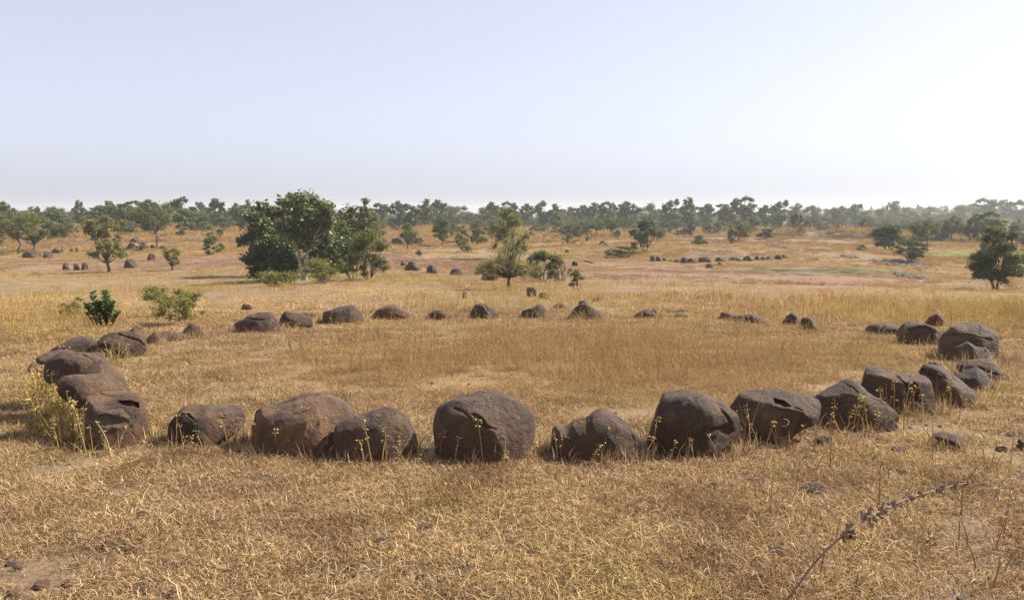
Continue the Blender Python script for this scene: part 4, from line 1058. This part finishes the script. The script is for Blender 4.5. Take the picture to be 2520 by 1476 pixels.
# ---- fallen branch and other wood
P = ground_at(1088, 604); P2 = ground_at(1128, 604)
V, F = [], []
L_ = np.linalg.norm(P2 - P)
tube([(0, 0, 0), (L_ * .3, 0, .35), (L_ * .65, .1, .42), (L_, .1, .18)], .09, .05, 6, V, F)
tube([(0.05, 0, 0.2), (L_ * .22, 0, .75), (L_ * .5, .1, .95)], .07, .03, 6, V, F)
o = link(bpy.data.objects.new('fallen_branch', mesh_np('fallen_branch', np.array(V), F, M_bark, smooth=True))); o.location = P
tag(o, 'dark arched fallen branch beside the round headed little tree', 'branch')
P = ground_at(1438, 650); V, F = [], []
tube([(0, 0, .22), (.25, 0, .16), (.6, 0, .06)], .07, .05, 6, V, F)
o = link(bpy.data.objects.new('log', mesh_np('log', np.array(V), F, M_bark, smooth=True))); o.location = P
tag(o, 'short dark log lying right of the dead grey brush', 'log')

# ------------------------------------------------------------------ drooping dead seed stalk close to the camera
def at_range(px, py, dist):
    d = ray(px, py); n = math.hypot(d[0], d[1]); return EYE + d * dist / n
_p2 = at_range(1938, 1474, 1.50)
ctrl = [np.array([_p2[0] - .22, 1.36, hz(_p2[0] - .22, 1.36)]), np.array([_p2[0] - .13, 1.42, .62]), np.array([_p2[0] - .045, 1.48, _p2[2] - .10]), _p2, at_range(2012, 1376, 1.515), at_range(2092, 1304, 1.55), at_range(2200, 1240, 1.64), at_range(2300, 1206, 1.76), at_range(2386, 1186, 1.9)]
def spline(ctrl, n):
    c = np.array(ctrl); t = np.linspace(0, len(c) - 1, n); out = []
    for tt in t:
        i = min(int(tt), len(c) - 2); u = tt - i
        p0, p1, p2, p3 = c[max(i - 1, 0)], c[i], c[i + 1], c[min(i + 2, len(c) - 1)]
        out.append(.5 * ((2 * p1) + (-p0 + p2) * u + (2*p0 - 5*p1 + 4*p2 - p3) * u * u + (-p0 + 3*p1 - 3*p2 + p3) * u ** 3))
    return np.array(out)
path = spline(ctrl, 60)
V, F = [], []
tube(path, .0025, .0010, 8, V, F)
m_stalk = bark_mat('dead_stalk', (.15, .10, .07), (.25, .175, .115))
stalk = link(bpy.data.objects.new('seed_stalk', mesh_np('seed_stalk', np.array(V) - ctrl[0], F, m_stalk, smooth=True))); stalk.location = ctrl[0]
tag(stalk, 'long brown dead seed stalk drooping across the near right corner', 'stalk')
rs = np.random.default_rng(5)
sc_px = project(path)
for (tx, ty, rr) in [(2076,1310,.024),(2140,1268,.026),(2170,1258,.018),(2198,1243,.012),(2232,1224,.013),(2262,1212,.011),(2300,1200,.012),(2320,1192,.010),(2350,1196,.012),(2380,1186,.011)]:
    i = int(np.argmin(np.abs(sc_px[:, 0] - tx) + (np.arange(60) < 22) * 999)); c0 = path[i]; tg = path[min(i + 1, 59)] - path[i - 1]; tg /= np.linalg.norm(tg)
    V, F = [], []
    for j in range(18):                      # spent calyces, open little cups round the stem
        d = rs.normal(size=3); d -= (d @ tg) * tg * .7; d /= np.linalg.norm(d); L_ = rr * rs.uniform(.35, .68)
        p0 = c0 + tg * rs.normal() * rr * .3; p1 = p0 + d * L_ * .55 + tg * .1 * L_; p2 = p1 + (d * .5 + tg * .5 + rs.normal(size=3) * .3) * L_ * .6
        k0 = len(V); tube([p0, p1, p2], .0008, rr * .17, 5, V, F)
    cl = link(bpy.data.objects.new('seed_cluster', mesh_np('seed_cluster', np.array(V) - ctrl[0], F, bpy.data.materials['dead_stalk'])), stalk)

# ------------------------------------------------------------------ pod-bearing weed stalks before the boulders
STRAW = [(.52, .385, .215), (.45, .32, .165), (.39, .27, .13), (.31, .205, .105), (.60, .47, .29), (.25, .16, .09), (.42, .33, .20)]
STRAWM = STRAW + [(.12, .078, .048), (.17, .11, .065), (.26, .19, .125), (.66, .54, .36), (.33, .23, .125), (.27, .17, .095), (.09, .06, .042)]
GOLD = [(.42, .285, .10), (.46, .325, .125), (.36, .235, .09), (.33, .20, .08), (.48, .36, .16), (.28, .24, .075), (.35, .27, .14)]
RUST = [(.30, .17, .095), (.34, .21, .11), (.25, .135, .08), (.40, .27, .14)]
STRAW, STRAWM, GOLD = [[(r_ * 1.03, g_ * 1.01, b_ * 1.0) for r_, g_, b_ in p_] for p_ in (STRAW, STRAWM, GOLD)]
WEEDS = []
def weed_proto(seed, pods, Hm=.5, branches=0, stemc=(.32, .19, .075), podc=None):
    rs = np.random.default_rng(seed)
    V, F = [], []
    lean = rs.normal() * .12; lean2 = rs.normal() * .10
    stem = [(lean * t * t * Hm, lean2 * t * Hm, -.02 + t * Hm) for t in np.linspace(0, 1, 7)]
    tube(stem, .0052, .0028, 4, V, F)
    for b_ in range(branches):
        t0 = rs.uniform(.3, .8); i = int(t0 * 6); p0 = np.array(stem[i]); a = rs.uniform(0, 6.28); L_ = Hm * rs.uniform(.2, .45)
        tube([p0, p0 + np.array([math.cos(a) * .4, math.sin(a) * .4, .5]) * L_ * .5, p0 + np.array([math.cos(a) * .6, math.sin(a) * .6, 1.0]) * L_], .0018, .001, 3, V, F)
    n0 = len(V)
    sm = mesh_np('weed_stalk', np.array(V), F, M_weed, np.tile(np.array(stemc), (n0, 1)) * rs.uniform(.8, 1.2))
    PVt, PF, PC = [], [], []
    podc = podc or [(.52, .44, .13), (.42, .38, .10), (.62, .54, .22), (.38, .25, .10)]
    for k in range(pods):
        t = rs.uniform(.6, 1.0) if k > 2 else rs.uniform(.88, 1.0)
        i = min(int(t * 6), 5); u = t * 6 - i; c0 = np.array(stem[i]) * (1 - u) + np.array(stem[i + 1]) * u
        a = rs.uniform(0, 6.28); d = np.array([math.cos(a) * .7, math.sin(a) * .7, rs.uniform(-.7, .5)]); d /= np.linalg.norm(d)
        L_ = rs.uniform(.018, .034); c1 = c0 + d * .012; s = np.cross(d, rs.normal(size=3)); s /= np.linalg.norm(s); q_ = np.cross(d, s)
        k0 = len(PVt); w = L_ * .3
        PVt += [c1, c1 + d * L_ * .5 + s * w, c1 + d * L_ * .5 + q_ * w, c1 + d * L_ * .5 - s * w, c1 + d * L_ * .5 - q_ * w, c1 + d * L_]
        PF += [[k0, k0+1, k0+2], [k0, k0+2, k0+3], [k0, k0+3, k0+4], [k0, k0+4, k0+1], [k0+5, k0+2, k0+1], [k0+5, k0+3, k0+2], [k0+5, k0+4, k0+3], [k0+5, k0+1, k0+4]]
        PC += [np.array(podc[rs.integers(0, len(podc))])] * 6
    pmh = mesh_np('seed_pods', np.array(PVt), PF, M_weed, np.array(PC)) if pods else None
    return sm, pmh
WP = [weed_proto(200 + k, 5 + k % 6, .5, k % 2, [(.44, .28, .11), (.38, .19, .09), (.48, .37, .15)][k % 3]) for k in range(9)]
WB = [weed_proto(230 + k, 0, .5, 3 + k % 3, (.32, .19, .10)) for k in range(4)]
# where each stalk's foot stands, how tall it looks, which boulder it stands before
WSPOT = [('the loaf shaped boulder', [(436,1092,86,0),(449,1104,62,0),(500,1098,50,0),(474,1106,40,0),(560,1092,70,0),(575,1085,60,0)]),
 ('the saddle backed tan boulder', [(655,1098,90,0),(640,1106,80,0),(680,1108,64,0),(738,1112,58,0),(800,1096,86,0),(808,1090,70,0),(745,1104,110,0),(695,1112,44,0)]),
 ('the small humped boulder', [(918,1136,128,0),(952,1130,90,0),(975,1126,80,0),(940,1132,50,0),(990,1140,70,0),(870,1130,60,0),(1000,1136,46,0),(895,1132,56,0)]),
 ('the largest front boulder', [(1092,1108,100,1),(1110,1114,110,0),(1130,1122,90,0),(1162,1120,70,0),(1190,1134,118,0),(1240,1132,60,0),(1252,1126,70,0),(1230,1130,44,0),(1120,1130,60,0),(1082,1122,76,0)]),
 ('the low saddle shaped boulder', [(1322,1104,100,0),(1372,1128,74,0),(1380,1124,70,0),(1430,1132,60,0),(1443,1128,110,0),(1478,1130,90,0),(1500,1126,70,0),(1520,1122,66,0),(1540,1118,74,0),(1450,1136,50,0)]),
 ('the big egg shaped dark boulder', [(1606,1116,100,0),(1590,1112,60,0),(1625,1118,50,0),(1690,1128,56,0),(1768,1128,70,0),(1796,1118,90,1),(1652,1124,44,0)]),
 ('the marked boulder', [(1824,1104,140,1),(1832,1110,150,1),(1846,1106,120,0),(1815,1100,100,0),(1880,1098,66,0),(1912,1104,80,0),(1950,1092,56,0),(1866,1102,60,0),(1970,1080,60,0)]),
 ('the ridge backed boulder', [(2050,1064,90,0),(2094,1068,110,0),(2083,1076,76,0),(2116,1062,110,0),(2140,1062,96,0),(2108,1066,80,0),(2130,1066,76,0),(2150,1066,64,0),(2040,1066,56,0),(2160,1072,80,0)]),
 ('the tall blocky dark boulder', [(2172,1046,96,0),(2190,1040,110,1),(2222,1046,140,1),(2218,1030,100,0),(2250,1032,80,0),(2232,1040,110,0),(2270,1030,60,0),(2200,1040,110,0)]),
 ('the hooked slanting boulder', [(2300,1008,96,1),(2336,1012,100,0),(2316,1004,80,1),(2360,1002,50,0),(2346,1010,60,0)]),
 ('the left packed cluster', [(96,970,110,0),(112,992,130,0),(128,1010,110,0),(140,1030,120,0),(150,1044,100,0),(162,1054,120,0),(172,1070,130,0),(184,1084,130,0),(196,1092,120,0),(206,1100,110,0),(120,1000,80,0),(134,1020,90,0),(178,1078,100,0),(190,1090,80,0),(214,1104,130,0),(166,1062,90,0),(104,985,90,0),(146,1038,80,0),(230,1108,70,0),(290,1104,60,0),(272,1108,80,0)]),
 ('the layered boulder', [(268,886,50,0),(282,888,46,0),(300,886,44,0),(292,884,60,0),(310,890,40,0)])]
def place_weed(px, py, hpx, branchy, label, group):
    P = ground_at(px, py); f_ = P[1] * math.cos(PITCH)
    H = hpx / FOC * f_
    k = len(WEEDS)
    sm, pm2 = (WB[k % len(WB)] if branchy else WP[k % len(WP)])
    o = link(bpy.data.objects.new('weed_stalk', sm)); o.location = P; s = H / .5
    o.scale = (max(s, .8), max(s, .8), s); o.rotation_euler = (0, 0, (k * 2.399) % 6.28)
    if pm2: link(bpy.data.objects.new('seed_pods', pm2), o)['kind'] = 'stuff'
    tag(o, label, 'weed', group); WEEDS.append(o)
for who, lst in WSPOT:
    for (px, py, h, br) in lst:
        py += 12; h += 14
        if br: place_weed(px, py, h, br, f'bare branching reddish weed stalk standing before {who}', f'bare weeds before {who}')
        else: place_weed(px, py, h, br, f'thin dry weed stalk with yellow pods standing before {who}', f'podded weeds before {who}')
rs = random.Random(4)
for k in range(46):
    px = rs.uniform(1850, 2515); py = rs.uniform(1130, 1465)
    place_weed(px, py, rs.uniform(45, 115), 1 if rs.random() < .5 else 0, 'thin upright weed stalk in the near straw below the right curve', 'thin weeds in the near right straw')
for (px, py, h) in [(958,1470,130),(1098,1240,70),(520,1440,100),(600,1420,60),(1230,1180,80),(690,1380,70),(1530,1476,90),(1020,1180,70)]:
    place_weed(px, py, h, 0, 'lone podded weed stalk rising from the open near straw', 'lone weeds in the near straw')

# ------------------------------------------------------------------ grass, scattered over the ground
src = bpy.data.collections.new('grass_sources')      # never linked to the scene: only drawn through the scatter
def blades(n, radius, L, lean, width, pal, seed, droop=.35, bend=.3, flat=0.0, clump=1):
    rs = np.random.default_rng(seed)
    cen = rs.normal(size=(clump, 2)) * radius * .5 if clump > 1 else np.zeros((1, 2))
    ck = rs.integers(0, len(cen), n)
    base = cen[ck] + rs.normal(size=(n, 2)) * radius * (.5 if clump == 1 else .22)
    az = rs.uniform(0, 2 * math.pi, n); ln = L * rs.uniform(.45, 1.25, n)
    le = np.abs(rs.normal(lean, .35, n)); le = np.clip(le, .03, 1.5)
    h = np.stack([np.cos(az), np.sin(az)], 1)
    up = ln * np.cos(le); out = ln * np.sin(le)
    w = width * rs.uniform(.6, 1.3, n)
    side = np.stack([-np.sin(az), np.cos(az)], 1)
    rot = rs.uniform(-.9, .9, n)
    side = side * np.cos(rot)[:, None] + h * np.sin(rot)[:, None]
    pts = []
    lift = flat * rs.uniform(0, 1, n)
    cu = rs.normal(0, bend, n)
    for t, ww in ((0, .9), (.5, 1.0), (1.0, .12)):
        c = base + h * (out * (t + .25 * t * t))[:, None] + side * (cu * ln * t * t * .5)[:, None]
        z = lift + up * t - droop * ln * t * t * np.sin(le)
        for s in (-1, 1):
            pts.append(np.concatenate([c + side * (s * w * ww * .5)[:, None], np.maximum(z, -.01)[:, None]], 1))
    V = np.stack(pts, 1).reshape(-1, 3)
    b0 = np.arange(n)[:, None] * 6
    F = np.concatenate([b0 + np.array([[0, 1, 3, 2]]), b0 + np.array([[2, 3, 5, 4]])])
    c = np.repeat(palette(rs, n, pal, .2), 6, axis=0)
    return V, F, c
def weed_tuft(n, radius, Hm, pal, leafpal, seed, leafs=10, ls=.012):
    """upright thin stems carrying small dry leaves"""
    rs = np.random.default_rng(seed)
    V1, F1, c1 = blades(n, radius, Hm, .12, .005, pal, seed, .1, .15)
    tips = V1.reshape(n, 6, 3); C, k = [], []
    t = rs.uniform(.35, 1.05, (n, leafs)); b = tips[:, 0][:, None]; e = tips[:, 4][:, None]
    C = (b + (e - b) * t[..., None] + rs.normal(size=(n, leafs, 3)) * Hm * .05).reshape(-1, 3)
    V2, F2, c2 = leaf_quads(C, ls, rs, .1, .4, palette(rs, len(C), leafpal, .2))
    return np.concatenate([V1, V2]), np.concatenate([F1, F2 + len(V1)]), np.concatenate([c1, c2])
def source(name, packs):
    cl = bpy.data.collections.new(name); src.children.link(cl)
    for V, F, c in packs:
        o = bpy.data.objects.new(name + '_tuft', mesh_np(name + '_tuft', V, F, M_grass, c)); cl.objects.link(o)
    return cl
def scatter(name, label, cl, P, rz, sc, kind='stuff', cat='grass', tilt=.06):
    me = bpy.data.meshes.new(name); n = len(P)
    me.vertices.add(n); me.vertices.foreach_set('co', P.astype(np.float32).ravel())
    rot = np.stack([rng.normal(0, tilt, n), rng.normal(0, tilt, n), rz], 1).astype(np.float32)
    a = me.attributes.new('rot', 'FLOAT_VECTOR', 'POINT'); a.data.foreach_set('vector', rot.ravel())
    s3 = sc if sc.ndim == 2 else np.repeat(sc[:, None], 3, 1)
    a = me.attributes.new('scl', 'FLOAT_VECTOR', 'POINT'); a.data.foreach_set('vector', s3.astype(np.float32).ravel())
    a = me.attributes.new('pick', 'INT', 'POINT'); a.data.foreach_set('value', rng.integers(0, max(len(cl.objects), 1), n).astype(np.int32))
    o = link(bpy.data.objects.new(name, me))
    ng = bpy.data.node_groups.new(name, 'GeometryNodeTree')
    ng.interface.new_socket('Geometry', in_out='INPUT', socket_type='NodeSocketGeometry'); ng.interface.new_socket('Geometry', in_out='OUTPUT', socket_type='NodeSocketGeometry')
    gi = ng.nodes.new('NodeGroupInput'); go = ng.nodes.new('NodeGroupOutput')
    ci = ng.nodes.new('GeometryNodeCollectionInfo'); ci.inputs['Collection'].default_value = cl
    ci.inputs['Separate Children'].default_value = True; ci.inputs['Reset Children'].default_value = True
    ip = ng.nodes.new('GeometryNodeInstanceOnPoints'); ip.inputs['Pick Instance'].default_value = True
    def attr(nm, dt):
        x = ng.nodes.new('GeometryNodeInputNamedAttribute'); x.data_type = dt; x.inputs['Name'].default_value = nm; return x.outputs['Attribute']
    L = ng.links.new
    L(gi.outputs[0], ip.inputs['Points']); L(ci.outputs[0], ip.inputs['Instance'])
    L(attr('rot', 'FLOAT_VECTOR'), ip.inputs['Rotation']); L(attr('scl', 'FLOAT_VECTOR'), ip.inputs['Scale']); L(attr('pick', 'INT'), ip.inputs['Instance Index'])
    L(ip.outputs[0], go.inputs[0])
    md = o.modifiers.new('scatter', 'NODES'); md.node_group = ng
    tag(o, label, cat, kind=kind)
    return o
FT = np.array(FOOT)
def sample(n, r0, r1, half=37, power=1.0):
    """points in a fan before the camera; power 1 = even over the ground, 0 = thinning with distance squared"""
    u = rng.uniform(0, 1, n)
    if power == 0: r = r0 * (r1 / r0) ** u
    else: r = (r0 ** (2 * power) + u * (r1 ** (2 * power) - r0 ** (2 * power))) ** (1 / (2 * power))
    a = np.radians(rng.uniform(-half, half, n))
    return r * np.sin(a), r * np.cos(a)
def clear_of(x, y, k=.85, pad=0.0):
    ok = np.ones(len(x), bool)
    for fx, fy, fw, ft, fa in FT:
        u = (x - fx) * math.cos(fa) - (y - fy) * math.sin(fa); v = (x - fx) * math.sin(fa) + (y - fy) * math.cos(fa)
        ok &= (u / (fw + pad)) ** 2 + (v / (ft + pad * 1.6)) ** 2 > k * k
    return ok
def grow(name, label, cl, n, r0, r1, smin, smax, mask=None, power=.5, keep=None, half=37, tilt=.06, zs=None, pad=0.0):
    x, y = sample(n, r0, r1, half, power)
    ok = np.ones(len(x), bool)
    if keep is not None: ok &= clear_of(x, y, keep, pad)
    if mask is not None: ok &= mask(x, y)
    x, y = x[ok], y[ok]
    P = np.stack([x, y, height(x, y)], 1)
    sc = rng.uniform(smin, smax, len(x))
    if zs is not None:
        sc = np.stack([sc, sc, sc * zs(x, y)], 1)
    return scatter(name, label, cl, P, rng.uniform(0, 6.28, len(x)), sc, tilt=tilt)

c_mat = source('straw_mat', [blades(230, .17, .046, 1.12, .0030, STRAWM, 300 + k, .35, .6, .018) for k in range(8)])
c_tuft = source('straw_tuft', [blades(44, .08, .070, .7, .0034, STRAWM, 320 + k, .4, .4) for k in range(6)])
c_foot = source('foot_tuft', [blades(26, .07, .12, .75, .0038, STRAWM, 325 + k, .55, .45) for k in range(6)])
c_long = source('long_straw', [blades(9, .14, .22, 1.15, .0040, STRAW[:2] + STRAW[4:5], 330 + k, .35, .4) for k in range(5)])
c_mid = source('gold_tuft', [blades(64, .26, .15, .6, .007, GOLD[:4] + STRAW[:5], 340 + k, .3, .3, 0, 5) for k in range(6)])
c_weed = source('rusty_weed', [weed_tuft(6, .16, .30, RUST + GOLD[:3], GOLD + STRAW[:3], 350 + k, 10, .010) for k in range(6)])
c_yel = source('yellow_weed', [weed_tuft(7, .20, .26, GOLD, GOLD + STRAW[:3] + [(.34, .31, .08), (.50, .42, .14)], 360 + k, 10, .012) for k in range(5)])
c_midfar = source('plain_tuft', [blades(130, .55, .26, .5, .016, GOLD + STRAW[1:4] + RUST[:1], 380 + k, .3, .3, 0, 9) for k in range(6)])
c_far = source('far_tuft', [blades(110, .7, .50, .4, .028, GOLD + STRAW[1:4] + RUST[:1], 370 + k, .3, .3, 0, 7) for k in range(6)])

nzm = lambda s, o, t: (lambda x, y: fbm(x / s + o, y / s + o, 3) + rng.normal(0, .05, len(x)) > t)
grow('straw_litter', 'matted dry straw covering the ground in and before the circle', c_mat, 20000, 2.2, 17, .75, 1.35, nzm(.6, 11, .33), .55, 1.0, pad=.055)
grow('straw_tufts', 'short dry grass tufts standing in the straw', c_tuft, 4200, 2.5, 18, .5, 1.15, nzm(.9, 31, .44), .55, 1.0, pad=.05)
grow('long_straw', 'long bent straws lying over the short grass', c_long, 900, 3.5, 15, .5, 1.1, nzm(1.3, 51, .44), .6, 1.0)
# taller grass hugging the feet of the boulders
gx_, gy_ = [], []
for fx, fy, fw, ft, fa in FT[:54]:
    for k in range(int(34 * min(1.4, .4 + fw * 2))):
        a = rng.uniform(0, 6.28); kk = rng.uniform(.92, 1.22)
        u, v = math.cos(a) * fw * kk, math.sin(a) * ft * kk
        gx_.append(fx + u * math.cos(fa) + v * math.sin(fa)); gy_.append(fy - u * math.sin(fa) + v * math.cos(fa))
gx_, gy_ = np.array(gx_), np.array(gy_); ok = clear_of(gx_, gy_, .88); gx_, gy_ = gx_[ok], gy_[ok]
scatter('grass_at_boulder_feet', 'bent dry grass crowding the feet of the boulders', c_foot, np.stack([gx_, gy_, height(gx_, gy_)], 1), rng.uniform(0, 6.28, len(gx_)), rng.uniform(.7, 1.5, len(gx_)))
in_circle = lambda x, y: ((x - .4) / 4.2) ** 2 + ((y - 10.9) / 3.6) ** 2 < 1 + rng.normal(0, .12, len(x))
rusty = lambda x, y: in_circle(x, y) & (((x - 1.0) / 3.2) ** 2 + ((y - 11.2) / 2.3) ** 2 < rng.uniform(.2, 1.4, len(x))) & (fbm(x / .9 + 3, y / .9 + 3, 3) > .36)
grow('rusty_weeds', 'thin rust and gold weeds standing inside the circle', c_weed, 4200, 8, 15, .6, 1.3, rusty, 1, 1.25)
grow('golden_weeds', 'knee high golden green weeds beyond the far row', c_yel, 10000, 15.5, 48, .5, 1.15, nzm(4, 71, .52), .6, 1.2, pad=.25)
side_m = lambda x, y: (((x + 8.8) / 3.4) ** 2 + ((y - 13) / 4.5) ** 2 < rng.uniform(.3, 1.3, len(x))) | (((x - 9.5) / 4) ** 2 + ((y - 15.5) / 4) ** 2 < rng.uniform(.3, 1.3, len(x)))
grow('side_weeds', 'dry weeds on both flanks outside the circle', c_yel, 6000, 9, 22, .5, 1.1, side_m, .8, 1.2, pad=.22)
grow('golden_grass', 'golden dry grass on the ground falling away behind the circle', c_mid, 15000, 14, 80, .6, 1.5, nzm(3.2, 91, .42), .45, 1.1, pad=.2, zs=lambda x, y: np.clip(fbm(x / 7 + 5, y / 7 + 5, 3) * 2.8 - .65, .25, 1.15))
grow('plain_grass', 'low dry grass of the middle plain', c_midfar, 15000, 50, 150, .7, 1.5, nzm(9, 23, .33), .5, 1.3, zs=lambda x, y: np.clip(fbm(x / 12 + 5, y / 12 + 5, 3) * 2.6 - .55, .3, 1.3) * np.clip((np.hypot(x, y) - 45) / 50, .45, 1))
grow('far_grass', 'tall dry grass of the far plain', c_far, 14000, 105, 330, .8, 1.8, nzm(22, 23, .33), .45, zs=lambda x, y: np.clip(fbm(x / 20 + 5, y / 20 + 5, 3) * 2.2 - .25, .35, 1.15))

cp = []
for k in range(60):
    t = rng.uniform(0, 1); cp.append(ground_at(70 + 130 * t + rng.normal(0, 16), 960 + 138 * t + rng.normal(0, 12)))
cp = np.array(cp); ok = clear_of(cp[:, 0], cp[:, 1], .95); cp = cp[ok]
scatter('cluster_weeds', 'dense podded dry weeds against the outer side of the left cluster', c_yel, cp, rng.uniform(0, 6.28, len(cp)), rng.uniform(.7, 1.55, len(cp)))
# gravel in the wash at right
def gravel_src():
    cl = bpy.data.collections.new('gravel_source'); src.children.link(cl)
    for k in range(5):
        V, F = ico(2); V = V * np.array([1, .8, .55]) + .22 * np.stack([nz(V, 1.3, k * 4.0 + j * 9) for j in range(3)], 1)
        me = mesh_np('gravel_stone', V * .14, F, M_rock)
        for nm, v in (('hgt', 1.0), ('fresh', .7)):
            a = me.attributes.new(nm, 'FLOAT', 'POINT'); a.data.foreach_set('value', np.full(len(V), v, np.float32))
        o = bpy.data.objects.new('gravel_stone', me); o.color = (1.15, 1.2, 1.3, 1); cl.objects.link(o)
    return cl
gs = gravel_src(); GP = []
for (x0, x1, y0, y1, n) in [(2150,2300,636,668,900),(2205,2265,672,688,420),(2066,2108,628,637,160),(1880,1935,598,612,120)]:
    for k in range(n):
        u = rng.normal(.5, .2); v = .5 * rng.normal(.5, .2) + .5 * u
        GP.append(ground_at(x0 + u * (x1 - x0), y0 + v * (y1 - y0)))
GP = np.array(GP)
scatter('gravel', 'grey gravel spread along the dry wash at the right', gs, GP, rng.uniform(0, 6.28, len(GP)), rng.uniform(.4, 1.5, len(GP)), cat='gravel', tilt=.3)
# pebbles strewn over the near ground, too many and small to tell apart
x, y = sample(900, 3.2, 16, 37, .5); ok = clear_of(x, y, 1.05); x, y = x[ok], y[ok]
scatter('pebbles', 'small brown pebbles strewn through the straw', gs, np.stack([x, y, height(x, y)], 1), rng.uniform(0, 6.28, len(x)), rng.uniform(.06, .22, len(x)), cat='pebbles', tilt=.3)

# far woods behind the skyline trees: one mass
wood = bpy.data.collections.new('wood_source'); src.children.link(wood)
for kd, k in (('acacia', 0), ('acacia', 1), ('acacia', 3), ('round', 0), ('round', 2), ('butea', 1), ('butea', 3), ('butea', 4)):
    o = bpy.data.objects.new('wood_tree', PROTO[kd, k][1]); o.color = (1.08, 1.22, .95, 1); wood.objects.link(o)
x, y = sample(3600, 165, 480, 40, .8)
ok = ~((np.degrees(np.arctan2(x, y)) > 12) & (np.hypot(x, y) < 270)) & (fbm(x / 26 + 61, y / 26 + 61, 3) > .37); x, y = x[ok], y[ok]
xa, ya = sample(900, 480, 760, 40, 1); ok = np.degrees(np.arctan2(xa, ya)) > rng.normal(16, 3, len(xa)); x, y = np.concatenate([x, xa[ok]]), np.concatenate([y, ya[ok]])
scatter('far_woods', 'hazy belt of low scrub woods along the horizon', wood, np.stack([x, y, height(x, y) - .4], 1), rng.uniform(0, 6.28, len(x)),
        np.stack([rng.uniform(.55, 1.2, len(x)), rng.uniform(.55, 1.2, len(x)), rng.uniform(.4, 1.05, len(x)) * np.where(np.hypot(x, y) > 480, 1.25, 1)], 1), cat='woods', tilt=.02)
x, y = sample(800, 120, 235, 38, 1.6)
xa, ya = sample(90, 75, 135, 38, 1); x, y = np.concatenate([x, xa]), np.concatenate([y, ya])
scatter('scrub', 'low scrub dotted before the skyline trees', wood, np.stack([x, y, height(x, y) - .3], 1), rng.uniform(0, 6.28, len(x)), rng.uniform(.25, .62, len(x)) * np.where(np.hypot(x, y) < 120, .7, 1), cat='scrub', tilt=.02)

# ------------------------------------------------------------------ haze
hx = 1600
hv = np.array([(sx * hx, sy * hx, z) for z in (-7.0, 14.0) for sx, sy in ((-1, -1), (1, -1), (1, 1), (-1, 1))])
hm = mesh_np('haze', hv, [[0, 3, 2, 1], [4, 5, 6, 7], [0, 1, 5, 4], [1, 2, 6, 5], [2, 3, 7, 6], [3, 0, 4, 7]])
mh = bpy.data.materials.new('haze_air'); mh.use_nodes = True
nt = mh.node_tree; nt.nodes.clear()
out = nt.nodes.new('ShaderNodeOutputMaterial'); vol = nt.nodes.new('ShaderNodeVolumePrincipled')
vol.inputs['Color'].default_value = (.93, .96, 1.0, 1); vol.inputs['Density'].default_value = .00052; vol.inputs['Anisotropy'].default_value = .3
nt.links.new(vol.outputs[0], out.inputs['Volume'])
hm.materials.append(mh)
haze = link(bpy.data.objects.new('haze', hm))
tag(haze, 'thin pale haze lying over the plain', 'haze', kind='stuff')
